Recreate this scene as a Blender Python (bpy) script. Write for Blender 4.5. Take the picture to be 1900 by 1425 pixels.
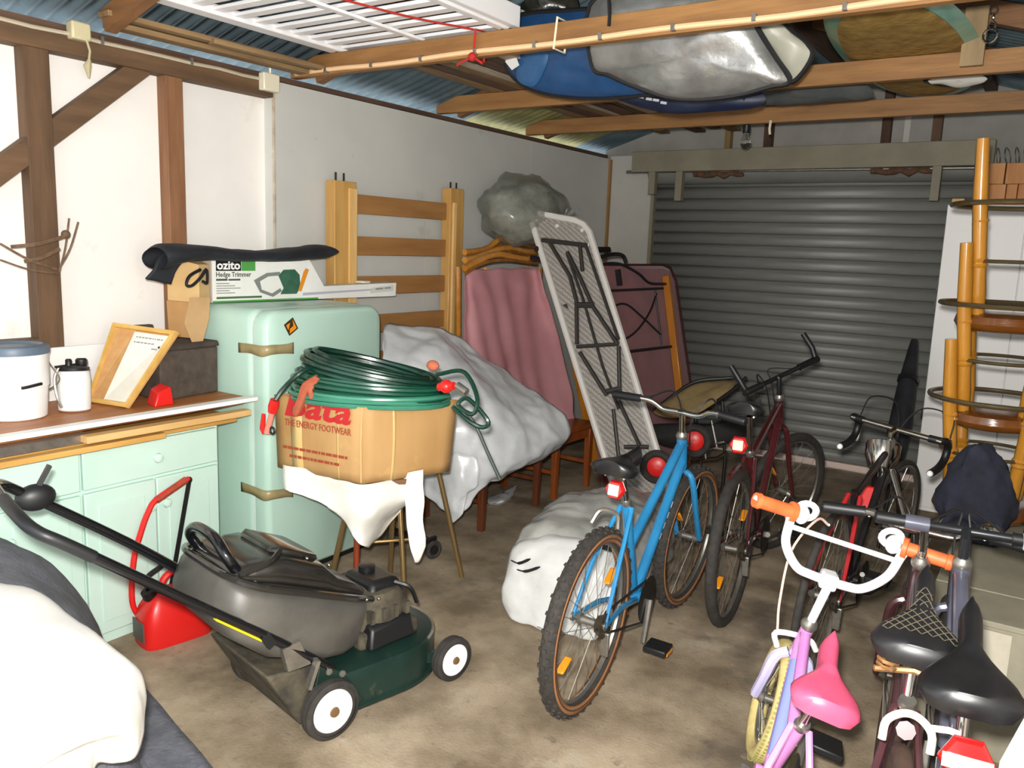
import bpy, bmesh, math, random
from math import sin, cos, pi, radians, atan2, sqrt
from mathutils import Vector, Matrix, noise
V = Vector
random.seed(7)
for o in list(bpy.data.objects): bpy.data.objects.remove(o)
SC = bpy.context.scene
COL = SC.collection

# ------------------------------------------------------------------ camera
# x: away from the left wall, y: towards the roller door, z: up (metres)
CX, CY, F = 950.0, 712.5, 1532.0
CAM = V((3.45, 0, 1.6))
_Y = V((1990 - CX, 495 - CY, F)).normalized()
_X = -V((-1377 - CX, 372 - CY, F)); _X = (_X - _X.dot(_Y) * _Y).normalized()
_Z = _X.cross(_Y)
if _Z.y > 0: _Z = -_Z
def ray(px, py):
    d = V((px - CX, py - CY, F)); return V((_X.dot(d), _Y.dot(d), _Z.dot(d)))
def P(px, py, x=None, y=None, z=None):
    "the point on the plane x=, y= or z= that the photo shows at a pixel"
    d = ray(px, py)
    a, v = (0, x) if x is not None else (1, y) if y is not None else (2, z)
    return CAM + d * ((v - CAM[a]) / d[a])
cd = bpy.data.cameras.new('camera'); cam = bpy.data.objects.new('camera', cd); COL.objects.link(cam)
cd.sensor_width = 36; cd.lens = 36 * F / 1900; cd.clip_start = .02
Rm = Matrix(((_X.x, -_X.y, -_X.z), (_Y.x, -_Y.y, -_Y.z), (_Z.x, -_Z.y, -_Z.z)))
cam.matrix_world = Matrix.Translation(CAM) @ Rm.to_4x4()
SC.camera = cam

# ------------------------------------------------------------------ light
wd = bpy.data.worlds.new('world'); SC.world = wd; wd.use_nodes = True
bg = wd.node_tree.nodes['Background']
bg.inputs[0].default_value = (.95, .98, 1, 1); bg.inputs[1].default_value = .95   # added ambient fill, entering by an assumed open end behind the camera
fl = bpy.data.lights.new('camera_flash', 'POINT'); fl.energy = 290; fl.color = (1, .97, .92); fl.shadow_soft_size = .035
fo = bpy.data.objects.new('camera_flash', fl); COL.objects.link(fo); fo.location = CAM + V((-.03, -.03, .09))
SC.view_settings.view_transform = 'Standard'; SC.view_settings.look = 'None'
SC.view_settings.exposure = 0.85; SC.view_settings.gamma = 1; SC.view_settings.use_curve_mapping = False

# ------------------------------------------------------------------ materials
def lin(h):
    h = h.lstrip('#'); c = [int(h[i:i + 2], 16) / 255 for i in (0, 2, 4)]
    return tuple((x / 12.92 if x <= .04045 else ((x + .055) / 1.055) ** 2.4) for x in c) + (1,)
MATS = {}
def M(name, c1, c2=None, rough=.6, metal=0, scale=6, stretch=(1, 1, 1), detail=4, bump=0, bscale=60, spec=.5, lo=.35, hi=.65, coat=0, alpha=1, spots=None, sheen=0):
    if name in MATS: return MATS[name]
    m = bpy.data.materials.new(name); m.use_nodes = True; nt = m.node_tree; b = nt.nodes['Principled BSDF']
    b.inputs['Roughness'].default_value = rough; b.inputs['Metallic'].default_value = metal
    b.inputs['Specular IOR Level'].default_value = spec; b.inputs['Coat Weight'].default_value = coat
    b.inputs['Coat Roughness'].default_value = .12; b.inputs['Alpha'].default_value = alpha
    b.inputs['Sheen Weight'].default_value = sheen
    tc = nt.nodes.new('ShaderNodeTexCoord'); mp = nt.nodes.new('ShaderNodeMapping'); mp.inputs['Scale'].default_value = stretch
    nt.links.new(tc.outputs['Object'], mp.inputs[0])
    if c2:
        n = nt.nodes.new('ShaderNodeTexNoise'); n.inputs['Scale'].default_value = scale; n.inputs['Detail'].default_value = detail; n.inputs['Roughness'].default_value = .6
        nt.links.new(mp.outputs[0], n.inputs['Vector'])
        r = nt.nodes.new('ShaderNodeValToRGB'); r.color_ramp.elements[0].position = lo; r.color_ramp.elements[1].position = hi
        r.color_ramp.elements[0].color = lin(c1); r.color_ramp.elements[1].color = lin(c2)
        nt.links.new(n.outputs['Fac'], r.inputs[0]); out = r.outputs[0]
        if spots:                                   # (colour, scale, threshold) blotches on top
            for col, sc_, th, amt in spots:
                s = nt.nodes.new('ShaderNodeTexNoise'); s.inputs['Scale'].default_value = sc_; s.inputs['Detail'].default_value = 5; s.inputs['Roughness'].default_value = .65
                nt.links.new(tc.outputs['Object'], s.inputs['Vector'])
                mr = nt.nodes.new('ShaderNodeMapRange'); mr.inputs[1].default_value = th; mr.inputs[2].default_value = th + .09; mr.inputs[4].default_value = amt
                nt.links.new(s.outputs['Fac'], mr.inputs[0])
                mx = nt.nodes.new('ShaderNodeMix'); mx.data_type = 'RGBA'
                nt.links.new(mr.outputs[0], mx.inputs['Factor']); nt.links.new(out, mx.inputs['A']); mx.inputs['B'].default_value = lin(col)
                out = mx.outputs['Result']
        nt.links.new(out, b.inputs['Base Color'])
    else:
        b.inputs['Base Color'].default_value = lin(c1)
    if bump:
        n2 = nt.nodes.new('ShaderNodeTexNoise'); n2.inputs['Scale'].default_value = bscale; n2.inputs['Detail'].default_value = 5
        nt.links.new(mp.outputs[0], n2.inputs['Vector'])
        bp = nt.nodes.new('ShaderNodeBump'); bp.inputs['Strength'].default_value = bump; bp.inputs['Distance'].default_value = .01
        nt.links.new(n2.outputs['Fac'], bp.inputs['Height']); nt.links.new(bp.outputs[0], b.inputs['Normal'])
    MATS[name] = m; return m
def emit(name, c, s):
    m = M(name, c); b = m.node_tree.nodes['Principled BSDF']
    b.inputs['Emission Color'].default_value = lin(c); b.inputs['Emission Strength'].default_value = s; return m
def wood(name, c1, c2, axis='x', rough=.55, coat=0, scale=9):
    st = {'x': (.12, 1, 1), 'y': (1, .12, 1), 'z': (1, 1, .12)}[axis]
    return M(name, c1, c2, rough=rough, scale=scale, stretch=tuple(v * 2 for v in st), detail=6, bump=.15, bscale=40, coat=coat, lo=.3, hi=.7)
# ------------------------------------------------------------------ mesh helpers
def frame_mat(d, up=V((0, 0, 1))):
    d = d.normalized()
    if abs(d.dot(up)) > .98: up = V((0, 1, 0)) if abs(d.y) < .9 else V((1, 0, 0))
    s = d.cross(up).normalized(); u = s.cross(d)
    return Matrix((s, u, d)).transposed()          # columns side, up, dir
def catmull(pts, n, closed=False):
    pts = [V(p) for p in pts]; m = len(pts)
    if m < 3 and not closed: return [pts[0].lerp(pts[-1], i / n) for i in range(n + 1)]
    seg = m if closed else m - 1; out = []
    tot = n if closed else n + 1
    for i in range(tot):
        t = i / n * seg; k = min(int(t), seg - 1); f = t - k
        def g(j): return pts[j % m] if closed else (pts[j] if 0 <= j < m else (2 * pts[0] - pts[1] if j < 0 else 2 * pts[-1] - pts[-2]))
        a, b, c, d = g(k - 1), g(k), g(k + 1), g(k + 2)
        out.append(.5 * ((2 * b) + (c - a) * f + (2 * a - 5 * b + 4 * c - d) * f * f + (3 * b - a - 3 * c + d) * f ** 3))
    return out
class MB:
    def __init__(s): s.v = []; s.f = []
    def add(s, vs, fs, T=None):
        o = len(s.v); s.v += [(T @ V(p)) if T is not None else V(p) for p in vs]; s.f += [tuple(i + o for i in f) for f in fs]; return s
    def box(s, lo, hi, T=None):
        x0, y0, z0 = lo; x1, y1, z1 = hi
        return s.add([(x0, y0, z0), (x1, y0, z0), (x1, y1, z0), (x0, y1, z0), (x0, y0, z1), (x1, y0, z1), (x1, y1, z1), (x0, y1, z1)],
                     [(0, 3, 2, 1), (4, 5, 6, 7), (0, 1, 5, 4), (1, 2, 6, 5), (2, 3, 7, 6), (3, 0, 4, 7)], T)
    def hexa(s, b, t):                              # 4 bottom + 4 top corners
        return s.add(list(b) + list(t), [(0, 3, 2, 1), (4, 5, 6, 7), (0, 1, 5, 4), (1, 2, 6, 5), (2, 3, 7, 6), (3, 0, 4, 7)])
    def bar(s, p, q, w, h, up=V((0, 0, 1)), T=None):
        p, q = V(p), V(q); fm = frame_mat(q - p, V(up)); a, b = fm.col[0] * w / 2, fm.col[1] * h / 2
        vs = [c + i * a + j * b for c in (p, q) for i, j in ((-1, -1), (1, -1), (1, 1), (-1, 1))]
        return s.add(vs, [(0, 1, 2, 3), (7, 6, 5, 4), (0, 4, 5, 1), (1, 5, 6, 2), (2, 6, 7, 3), (3, 7, 4, 0)], T)
    def tube(s, pts, r, n=8, closed=False, sub=0, T=None, caps=True):
        pts = [V(p) for p in pts]
        if sub:
            rr = r; m = len(pts)
            pts2 = catmull(pts, sub, closed)
            if not isinstance(r, (int, float)):
                r = [rr[min(int(i / max(1, len(pts2) - 1) * (m - 1)), m - 1)] for i in range(len(pts2))]
            pts = pts2
        m = len(pts); R = r if not isinstance(r, (int, float)) else [r] * m
        vs = []; fs = []; prev = None
        for i, p in enumerate(pts):
            a = pts[(i - 1) % m] if (i > 0 or closed) else p; b = pts[(i + 1) % m] if (i < m - 1 or closed) else p
            d = (b - a).normalized() if (b - a).length > 1e-9 else V((0, 0, 1))
            if prev is None: fm = frame_mat(d); u = fm.col[0].copy()
            else:
                u = prev - d * prev.dot(d)
                u = u.normalized() if u.length > 1e-6 else frame_mat(d).col[0].copy()
            w = d.cross(u); prev = u
            for k in range(n): vs.append(p + R[i] * (cos(2 * pi * k / n) * u + sin(2 * pi * k / n) * w))
        for i in range(m if closed else m - 1):
            for k in range(n):
                a, b = i * n + k, i * n + (k + 1) % n; c, d2 = ((i + 1) % m) * n + (k + 1) % n, ((i + 1) % m) * n + k
                fs.append((a, b, c, d2))
        if caps and not closed: fs += [tuple(range(n - 1, -1, -1)), tuple((m - 1) * n + k for k in range(n))]
        return s.add(vs, fs, T)
    def lathe(s, prof, n=24, T=None, caps=True):    # profile (r, z) around local z
        vs = []; fs = []
        for r, z in prof: vs += [(r * cos(2 * pi * k / n), r * sin(2 * pi * k / n), z) for k in range(n)]
        for i in range(len(prof) - 1):
            for k in range(n): fs.append((i * n + k, i * n + (k + 1) % n, (i + 1) * n + (k + 1) % n, (i + 1) * n + k))
        if caps: fs += [tuple(range(n - 1, -1, -1)), tuple((len(prof) - 1) * n + k for k in range(n))]
        return s.add(vs, fs, T)
    def torus(s, c, R, r, axis=V((0, 0, 1)), n=32, m=8, T=None, a0=0, a1=2 * pi):
        fm = frame_mat(V(axis)); c = V(c); full = abs(a1 - a0 - 2 * pi) < 1e-6
        k = n if full else n + 1
        return s.tube([c + R * (cos(a0 + (a1 - a0) * i / n) * fm.col[0] + sin(a0 + (a1 - a0) * i / n) * fm.col[1]) for i in range(k)], r, m, closed=full, T=T)
    def sph(s, c, r, n=16, m=10, T=None):
        r = (r, r, r) if isinstance(r, (int, float)) else r; vs = []; fs = []
        for i in range(m + 1):
            a = pi * i / m
            for k in range(n): vs.append((c[0] + r[0] * sin(a) * cos(2 * pi * k / n), c[1] + r[1] * sin(a) * sin(2 * pi * k / n), c[2] + r[2] * cos(a)))
        for i in range(m):
            for k in range(n): fs.append((i * n + k, (i + 1) * n + k, (i + 1) * n + (k + 1) % n, i * n + (k + 1) % n))
        return s.add(vs, fs, T)
    def prism(s, poly, lo, hi, T=None):             # polygon in local xy, from z=lo to hi
        n = len(poly)
        return s.add([(x, y, lo) for x, y in poly] + [(x, y, hi) for x, y in poly],
                     [tuple(range(n - 1, -1, -1)), tuple(range(n, 2 * n))] + [(i, (i + 1) % n, n + (i + 1) % n, n + i) for i in range(n)], T)
    def loft(s, rows, nu=24, nv=24, amp=0, sc=6, seed=0, closed=False, fine=0):
        rs = [catmull(r, nu, closed) for r in rows]; k = len(rs[0])
        cols = [catmull([r[i] for r in rs], nv) for i in range(k)]
        vs = []
        for i in range(k):
            for j in range(nv + 1):
                p = cols[i][j]
                if amp or fine:
                    q = p * sc + V((seed, seed * 1.7, 0)); p = p + amp * noise.noise_vector(q) + fine * noise.noise_vector(q * 3.1)
                vs.append(p)
        fs = [(i * (nv + 1) + j, ((i + 1) % k) * (nv + 1) + j, ((i + 1) % k) * (nv + 1) + j + 1, i * (nv + 1) + j + 1) for i in range(k if closed else k - 1) for j in range(nv)]
        return s.add(vs, fs)
    def pillow(s, outline, nrm, thick, n=60, rings=7, amp=0, sc=8, power=.5):
        o = catmull(outline, n, True); c = sum(o, V()) / len(o); nrm = V(nrm).normalized(); vs = []; fs = []
        for side in (1, -1):
            base = len(vs)
            for j in range(rings):
                t = 1 - j / rings
                for p in o:
                    q = c + (p - c) * t + nrm * side * thick / 2 * max(0, (1 - t * t)) ** power
                    if amp and j: q = q + amp * noise.noise_vector(q * sc)
                    vs.append(q)
            vs.append(c + nrm * side * thick / 2)
            for j in range(rings - 1):
                for k in range(n):
                    f = (base + j * n + k, base + j * n + (k + 1) % n, base + (j + 1) * n + (k + 1) % n, base + (j + 1) * n + k)
                    fs.append(f if side > 0 else f[::-1])
            for k in range(n):
                f = (base + (rings - 1) * n + k, base + (rings - 1) * n + (k + 1) % n, base + rings * n); fs.append(f if side > 0 else f[::-1])
        o2 = len(vs) // 2
        for k in range(n): fs.append((k, o2 + k, o2 + (k + 1) % n, (k + 1) % n))
        return s.add(vs, fs)
def T(loc=(0, 0, 0), rot=(0, 0, 0)):
    m = Matrix.Translation(V(loc))
    return m @ Matrix.Rotation(rot[2], 4, 'Z') @ Matrix.Rotation(rot[1], 4, 'Y') @ Matrix.Rotation(rot[0], 4, 'X')
def TA(p, d, up=V((0, 0, 1))):
    "local z along d, origin p"
    return Matrix.Translation(V(p)) @ frame_mat(V(d), V(up)).to_4x4()
def me_obj(name, mb, mat, org=V((0, 0, 0)), smooth=True, ang=42, bevel=0, sub=0, solid=0, off=-1):
    me = bpy.data.meshes.new(name); me.from_pydata([tuple(V(p) - org) for p in mb.v], [], mb.f); me.validate(); me.update()
    if solid <= 0 or True:
        bm = bmesh.new(); bm.from_mesh(me)
        if solid <= 0: bmesh.ops.recalc_face_normals(bm, faces=bm.faces)
        bm.to_mesh(me); bm.free()
    if mat: me.materials.append(mat)
    if smooth:
        for p in me.polygons: p.use_smooth = True
        me.set_sharp_from_angle(angle=radians(ang))
    o = bpy.data.objects.new(name, me); COL.objects.link(o)
    if solid > 0:
        md = o.modifiers.new('solid', 'SOLIDIFY'); md.thickness = solid; md.offset = off
    if bevel:
        md = o.modifiers.new('bevel', 'BEVEL'); md.width = bevel; md.segments = 2; md.limit_method = 'ANGLE'; md.angle_limit = radians(50)
    if sub:
        md = o.modifiers.new('sub', 'SUBSURF'); md.levels = sub; md.render_levels = sub
    return o
def tag(o, label=None, cat=None, group=None, kind=None):
    if label: o['label'] = label
    if cat: o['category'] = cat
    if group: o['group'] = group
    if kind: o['kind'] = kind
    return o
class Thing:
    "an Empty at the base; parts are given in world coordinates (or local ones when mtx is set)"
    def __init__(s, name, label, cat, loc=(0, 0, 0), group=None, mtx=None, kind=None):
        s.o = bpy.data.objects.new(name, None); COL.objects.link(s.o); s.o.empty_display_size = .1
        if mtx is not None: s.o.matrix_world = mtx; s.org = V((0, 0, 0))
        else: s.o.location = loc; s.org = V(loc)
        tag(s.o, label, cat, group, kind)
    def part(s, name, mb, mat, parent=None, label=None, kind=None, **k):
        o = me_obj(name, mb, mat, s.org, **k); o.parent = parent or s.o
        tag(o, label, kind=kind); return o
def single(name, mb, mat, label, cat, group=None, kind=None, **k):
    n = len(mb.v); c = sum((V(p) for p in mb.v), V()) / n; c.z = min(p[2] for p in mb.v)
    o = me_obj(name, mb, mat, c, **k); o.location = c
    return tag(o, label, cat, group, kind)
def text_mb(s, size, Tm, bold=0, shear=0, ext=.0006, width=None):
    cu = bpy.data.curves.new('t', 'FONT'); cu.body = s; cu.size = size; cu.offset = bold; cu.shear = shear; cu.extrude = ext; cu.resolution_u = 2
    o = bpy.data.objects.new('t', cu); COL.objects.link(o); dg = bpy.context.evaluated_depsgraph_get(); dg.update()
    me = bpy.data.meshes.new_from_object(o.evaluated_get(dg)); bpy.data.objects.remove(o)
    vs = [V(v.co) for v in me.vertices]
    if width:
        w = max(v.x for v in vs) - min(v.x for v in vs); x0 = min(v.x for v in vs)
        for v in vs: v.x = (v.x - x0) * width / w
    mb = MB(); mb.add(vs, [tuple(p.vertices) for p in me.polygons], Tm); return mb
def copy_tree(o, parent=None):
    c = o.copy(); COL.objects.link(c); c.parent = parent
    for ch in list(o.children): copy_tree(ch, c)
    return c
# ------------------------------------------------------------------ palette
m_conc = M('concrete', '#74654f', '#ad9c84', rough=.85, scale=3.0, detail=10, lo=.36, hi=.64, bump=.25, bscale=90, spots=[('#5a5047', 1.3, .56, .7), ('#b3a894', 3.1, .6, .6), ('#4b423b', 7, .64, .7), ('#6d6152', 17, .6, .5), ('#d6cdbd', 30, .70, .9)])
m_fibro = M('white_fibro', '#e9e6e2', '#f3efe9', rough=.7, scale=1.5, bump=.05, spots=[('#d8cfc2', 3, .62, .5), ('#8d8c88', 9, .74, .6)])
m_lining = M('grey_lining', '#c4c5c0', '#cfcfc9', rough=.6, scale=1.2, spots=[('#a9aaa4', 3.5, .62, .5)])
m_backw = M('back_lining', '#b4b2aa', '#c5c3bb', rough=.65, scale=1.6, spots=[('#9d9b94', 4, .6, .5)])
m_gable = M('gable_lining', '#8f8c86', '#a5a29a', rough=.7, scale=2)
w_frame_y = wood('frame_timber_y', '#4f3b28', '#705439', 'y', .7)
w_frame_z = wood('frame_timber_z', '#4c3825', '#6c5037', 'z', .7)
w_frame_z2 = wood('stud_red', '#754d31', '#906747', 'z', .7)
w_dark_z = wood('stud_dark', '#3e2a1f', '#5b4030', 'z', .75)
w_joist = wood('joist_timber', '#7f5831', '#a47846', 'x', .6)
w_joist_d = wood('joist_dark', '#71502f', '#94693d', 'x', .65)
w_raft = wood('rafter_timber', '#6b492b', '#8a6039', 'x', .65)
w_plank = wood('plank_y', '#6e563c', '#9c8058', 'y', .7)
w_plank_d = wood('plank_dark_y', '#46342a', '#6b5140', 'y', .75)
w_plank_l = wood('plank_pale_y', '#a89a86', '#cfc4b2', 'y', .7)
m_iron = M('galvanised_roof', '#5d737d', '#7d929b', rough=.45, metal=.35, scale=3, spots=[('#47545a', 2.2, .58, .6)])
m_fibre = M('yellow_fibreglass', '#8c8a55', '#b3ad74', rough=.5, scale=5)
m_cream = M('cream_plastic', '#e3dcc4', rough=.45)
m_cond = M('orange_conduit', '#f0c79a', rough=.35)
m_door = M('roller_grey', '#7f807b', '#8c8d88', rough=.5, metal=.15, scale=7, stretch=(.3, 1, 3))
m_dbeam = M('roller_head', '#7e7866', '#8a8470', rough=.6, scale=5)
m_rail = M('alu_rail', '#f2dace', rough=.4)
m_black = M('black_plastic', '#17181a', rough=.45)
m_blackg = M('black_gloss', '#101114', rough=.18, coat=.4)
m_rubber = M('rubber', '#2a2724', '#3a3632', rough=.85, scale=30)
m_chrome = M('chrome', '#c9c6c0', rough=.15, metal=1)
m_steel = M('dull_steel', '#8e8b84', '#a7a39b', rough=.35, metal=.8, scale=20)
m_white = M('white_paint', '#f4f3f0', rough=.45)
m_red = M('red_plastic', '#d8201c', rough=.35)
m_brass = M('brass_tube', '#a08458', rough=.28, metal=.7)
m_darkm = M('dark_metal', '#2b2a2a', rough=.4, metal=.5)

# ------------------------------------------------------------------ room shell
W_R, Y_B, Y_F, RX, SL = 3.75, 6.6, -1.4, 1.95, .31
EAVE = 2.375
def roofz(x): return EAVE + SL * (x if x < RX else 2 * RX - x) + .02
fm = MB(); fm.box((-.1, Y_F, -.12), (W_R + .1, Y_B + .6, 0))
floor = tag(me_obj('floor', fm, m_conc), kind='structure')

wl = MB(); wl.box((-.085, Y_F, 0), (-.07, Y_B + .07, 2.42))
wall_left = tag(me_obj('wall_left', wl, m_fibro), kind='structure')
def wpart(name, mb, mat, parent, **k):
    o = me_obj(name, mb, mat, **k); o.parent = parent; return o
for y0, w, mt in ((-.35, .08, w_frame_z), (.6, .08, w_frame_z), (1.71, .1, w_frame_z), (2.32, .085, w_frame_z2)):
    wpart('stud', MB().box((-.07, y0, 0), (0, y0 + w, 2.30)), mt, wall_left, bevel=.003)
wpart('top_plate', MB().box((-.07, Y_F, 2.295), (0.012, 2.92, 2.385)), w_frame_y, wall_left, bevel=.003)
wpart('rear_plate', MB().box((-.069, Y_F, 2.386), (-.02, Y_B, 2.412)), w_plank_d, wall_left)
a, b = P(-560, 726, x=-.03), P(262, 122, x=-.03)
wpart('brace', MB().bar(a, b, .05, .085, up=V((0, -1, 1))), w_frame_y, wall_left)
wpart('brace_shelf_rail', MB().box((-.07, -.8, 1.11), (0.0, 1.71, 1.16)), w_frame_y, wall_left)
# grey lining sheets fixed to the face of the studs
ys = [2.92, 4.12, 5.32, Y_B]
for i in range(3):
    wpart('lining_sheet', MB().box((-.07 if i == 0 else 0, ys[i] + .0015, 0), (.012, ys[i + 1] - .0015, 2.375)), m_lining, wall_left, smooth=False)
wpart('sheet_edge_trim', MB().box((.0, 2.912, 0), (.014, 2.922, 2.35)), w_plank_l, wall_left)
wpart('corner_batten', MB().box((.012, Y_B - .035, 0), (.03, Y_B, 2.37)), wood('corner_batten', '#8d6a3c', '#a5814c', 'z'), wall_left)
wpart('bench_splash_sheet', MB().box((-.0, .9, .9), (.012, 2.30, 1.12)), m_white, wall_left)
# back wall with its gable
wb = MB(); t = .06
wb.box((-.07, Y_B + .05, 0), (.5, Y_B + .05 + t, 2.5)); wb.box((2.95, Y_B + .05, 0), (W_R + .07, Y_B + .05 + t, 2.5)); wb.box((.5, Y_B + .05, 2.2), (2.95, Y_B + .05 + t, 2.5))
wb.add([(-.07, Y_B + .05, 2.5), (W_R + .07, Y_B + .05, 2.5), (RX, Y_B + .05, 3.1), (-.07, Y_B + .05 + t, 2.5), (W_R + .07, Y_B + .05 + t, 2.5), (RX, Y_B + .05 + t, 3.1)],
       [(0, 1, 2), (3, 5, 4), (0, 3, 4, 1), (1, 4, 5, 2), (2, 5, 3, 0)])
wall_back = tag(me_obj('wall_back', wb, m_gable, smooth=False), kind='structure')
wpart('lining_sheet', MB().box((.012, Y_B, 0), (.5, Y_B + .05, 2.4)), m_backw, wall_back, smooth=False)
for x, w, mt in ((1.05, .045, wood('stud_tan', '#7a6238', '#98804f', 'z')), (1.37, .06, w_dark_z), (2.22, .06, w_dark_z), (2.55, .06, w_frame_z)):
    wpart('stud', MB().box((x - w / 2, Y_B - .02, 2.3), (x + w / 2, Y_B + .05, roofz(x) - .02)), mt, wall_back)
wpart('batten_strip', MB().box((2.33, Y_B + .04, 2.3), (2.37, Y_B + .05, 2.75)), m_backw, wall_back)
wr = tag(me_obj('wall_right', MB().box((W_R, .3, 0), (W_R + .07, Y_B + .1, 2.40)), m_fibro, smooth=False), kind='structure')
for y in (.9, 2.1, 3.3, 4.5, 5.7):
    wpart('stud', MB().box((W_R - .07, y, 0), (W_R, y + .07, 2.32)), w_frame_z, wr)

# ------------------------------------------------------------------ roof: sheets, rafters, battens, ceiling joists
ceil = bpy.data.objects.new('ceiling', None); COL.objects.link(ceil); tag(ceil, kind='structure')
def corr(x0, x1, y0, y1):
    mb = MB(); pitch = .076; n = int((y1 - y0) / pitch * 8); xs = [x0 + (x1 - x0) * i / 2 for i in range(3)]
    vs = []
    for k in range(n + 1):
        y = y0 + (y1 - y0) * k / n; d = .009 * cos(2 * pi * y / pitch)
        for x in xs: vs.append((x, y, roofz(x) + .09 + d))
    fs = [(k * 3 + j, (k + 1) * 3 + j, (k + 1) * 3 + j + 1, k * 3 + j + 1) for k in range(n) for j in range(2)]
    return mb.add(vs, fs)
y = Y_F
while y < Y_B + .1:
    y1 = y + .762
    wpart('roof_sheet', corr(-.2, RX, y, y1), m_fibre if 4.4 < y + .3 < 5.9 else m_iron, ceil, solid=.002, off=0)
    wpart('roof_sheet', corr(RX, W_R + .2, y, y1), m_iron, ceil, solid=.002, off=0)
    y = y1
for x in (.75, 1.45, 2.15, 2.85, 3.6):
    wpart('roof_batten', MB().bar((x, Y_F, roofz(x) + .055), (x, Y_B + .1, roofz(x) + .055), .075, .045), w_plank_d, ceil)
JY = [(.95, w_joist), (3.1, w_joist), (4.3, w_joist), (5.35, w_joist)]
for yy in (-.2, .95, 2.02, 3.1 + .06, 4.3 + .06, 5.35 + .06):
    wpart('rafter', MB().bar((.07, yy, roofz(.07) + .025), (RX, yy, roofz(RX) + .025), .05, .09), w_raft, ceil)
    wpart('rafter', MB().bar((RX, yy, roofz(RX) + .025), (W_R + .1, yy, roofz(W_R + .1) + .025), .05, .09), w_raft, ceil)
wpart('ridge_board', MB().box((RX - .012, Y_F, roofz(RX) - .1), (RX + .012, Y_B, roofz(RX) + .05)), w_plank_d, ceil)
joists = []
for yy, mt in JY:
    joists.append(wpart('ceiling_joist', MB().box((-.05, yy - .022, 2.42), (W_R, yy + .022, 2.52)), mt, ceil, bevel=.003))
j1 = joists[1]
# conduit clipped along the near face of the first joist, cable along the wall plate
wpart('conduit', MB().tube([(x, 3.07 - .002 * sin(x * 9), 2.437 + .004 * sin(x * 7)) for x in [i * .12 for i in range(31)]], .011, 8), m_cond, j1)
for k in range(11): wpart('conduit_clip', MB().box((.22 + k * .31, 3.055, 2.425), (.235 + k * .31, 3.08, 2.45)), m_steel, j1)
wpart('cable', MB().tube([(.02, .2 + i * .14, 2.372 - .006 * abs(sin(i * 1.3))) for i in range(20)], .008, 6), M('grey_cable', '#bdb39d', rough=.5), wall_left)
for k in range(6): wpart('cable_clip', MB().box((.012, .75 + k * .42, 2.36), (.03, .763 + k * .42, 2.39)), m_steel, wall_left)
jb = Thing('junction_box', 'square cream junction box where the wall cable meets the first ceiling joist', 'junction box', (.04, 2.86, 2.33))
jb.part('box', MB().box((.012, 2.82, 2.315), (.055, 2.92, 2.40)), m_cream, bevel=.006)
jb.part('cable_loop', MB().tube([(.04, 2.87, 2.40), (.05, 2.87, 2.44), (.06, 2.93, 2.455), (.06, 3.0, 2.44), (.07, 3.06, 2.437)], .006, 6, sub=14), M('white_cable', '#e8e2d2', rough=.4))
sw = Thing('pull_cord_switch', 'cream ceiling switch with a knotted pull cord hanging over the white wall', 'switch', P(155, 75, x=.03))
q = P(145, 60, x=.03)
sw.part('switch_body', MB().box((.0, q.y - .035, q.z - .03), (.05, q.y + .045, q.z + .04)), M('cream_old', '#c9c09c', rough=.5), bevel=.008)
sw.part('cord', MB().tube([P(160, 72, x=.045), P(167, 95, x=.045), P(165, 112, x=.045)], .005, 6), M('cord', '#b3a987', rough=.8))
sw.part('cord_knot', MB().tube([P(166, 110, x=.045), P(162, 122, x=.045), P(165, 145, x=.045)], [.006, .016, .004], 8), MATS['cord'])
# king post and strut over the second joist with a hook
wpart('hanger_post', MB().box((2.93, 4.24, 2.45), (3.02, 4.285, roofz(3.0) + .02)), wood('post_z', '#8a7350', '#a88d63', 'z'), joists[2])
wpart('strut', MB().bar(P(1715, 20, y=4.45), P(1800, 92, y=4.45), .05, .07), w_raft, joists[2])
wpart('collar_tie', MB().bar(P(1560, 8, y=4.9), P(1905, 38, y=4.9), .04, .06), w_raft, joists[2])
hk = Thing('steel_ring_hook', 'bright steel ring hanging on a chain from the roof post', 'hook', P(1837, 66, y=4.2))
c = P(1837, 66, y=4.2)
hk.part('ring', MB().torus(c, .028, .005, V((.3, 1, 0)), 20, 6), m_chrome)
for k in range(3): hk.part('chain_link', MB().torus(c + V((.003, 0, .042 + .03 * k)), .014, .004, V((1, .2, 0)) if k % 2 else V((0, 1, 0)), 12, 6), m_chrome)

# ------------------------------------------------------------------ roller door
door = bpy.data.objects.new('door_1', None); COL.objects.link(door); door.location = (1.72, 6.55, 0); tag(door, kind='structure')
def dpart(name, mb, mat, **k):
    o = me_obj(name, mb, mat, V((1.72, 6.55, 0)), **k); o.parent = door; return o
prof = [(-.006, 0), (.006, .006), (.013, .02), (.014, .05), (.010, .07), (-.006, .08), (-.006, .09)]
sl = MB(); vs = []
for x in (.48, 2.97): vs += [(x, 6.55 - d, h) for d, h in prof]
n = len(prof); sl.add(vs, [(i, i + 1, n + i + 1, n + i) for i in range(n - 1)])
s0 = None
for k in range(24):
    if s0 is None: s0 = dpart('slat', sl, m_door, solid=.003, off=0, ang=60); s0.location.z = .055
    else:
        c = s0.copy(); COL.objects.link(c); c.parent = door; c.location.z = .055 + k * .09
dpart('bottom_rail', MB().box((.48, 6.52, .012), (2.97, 6.56, .055)), m_rail, bevel=.004)
for x in (.455, 2.97): dpart('guide_track', MB().box((x, 6.5, 0), (x + .03, 6.6, 2.15)), m_dbeam)
dpart('head_beam', MB().box((.40, 6.22, 2.225), (2.95, 6.27, 2.385)), m_dbeam, bevel=.004)
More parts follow.
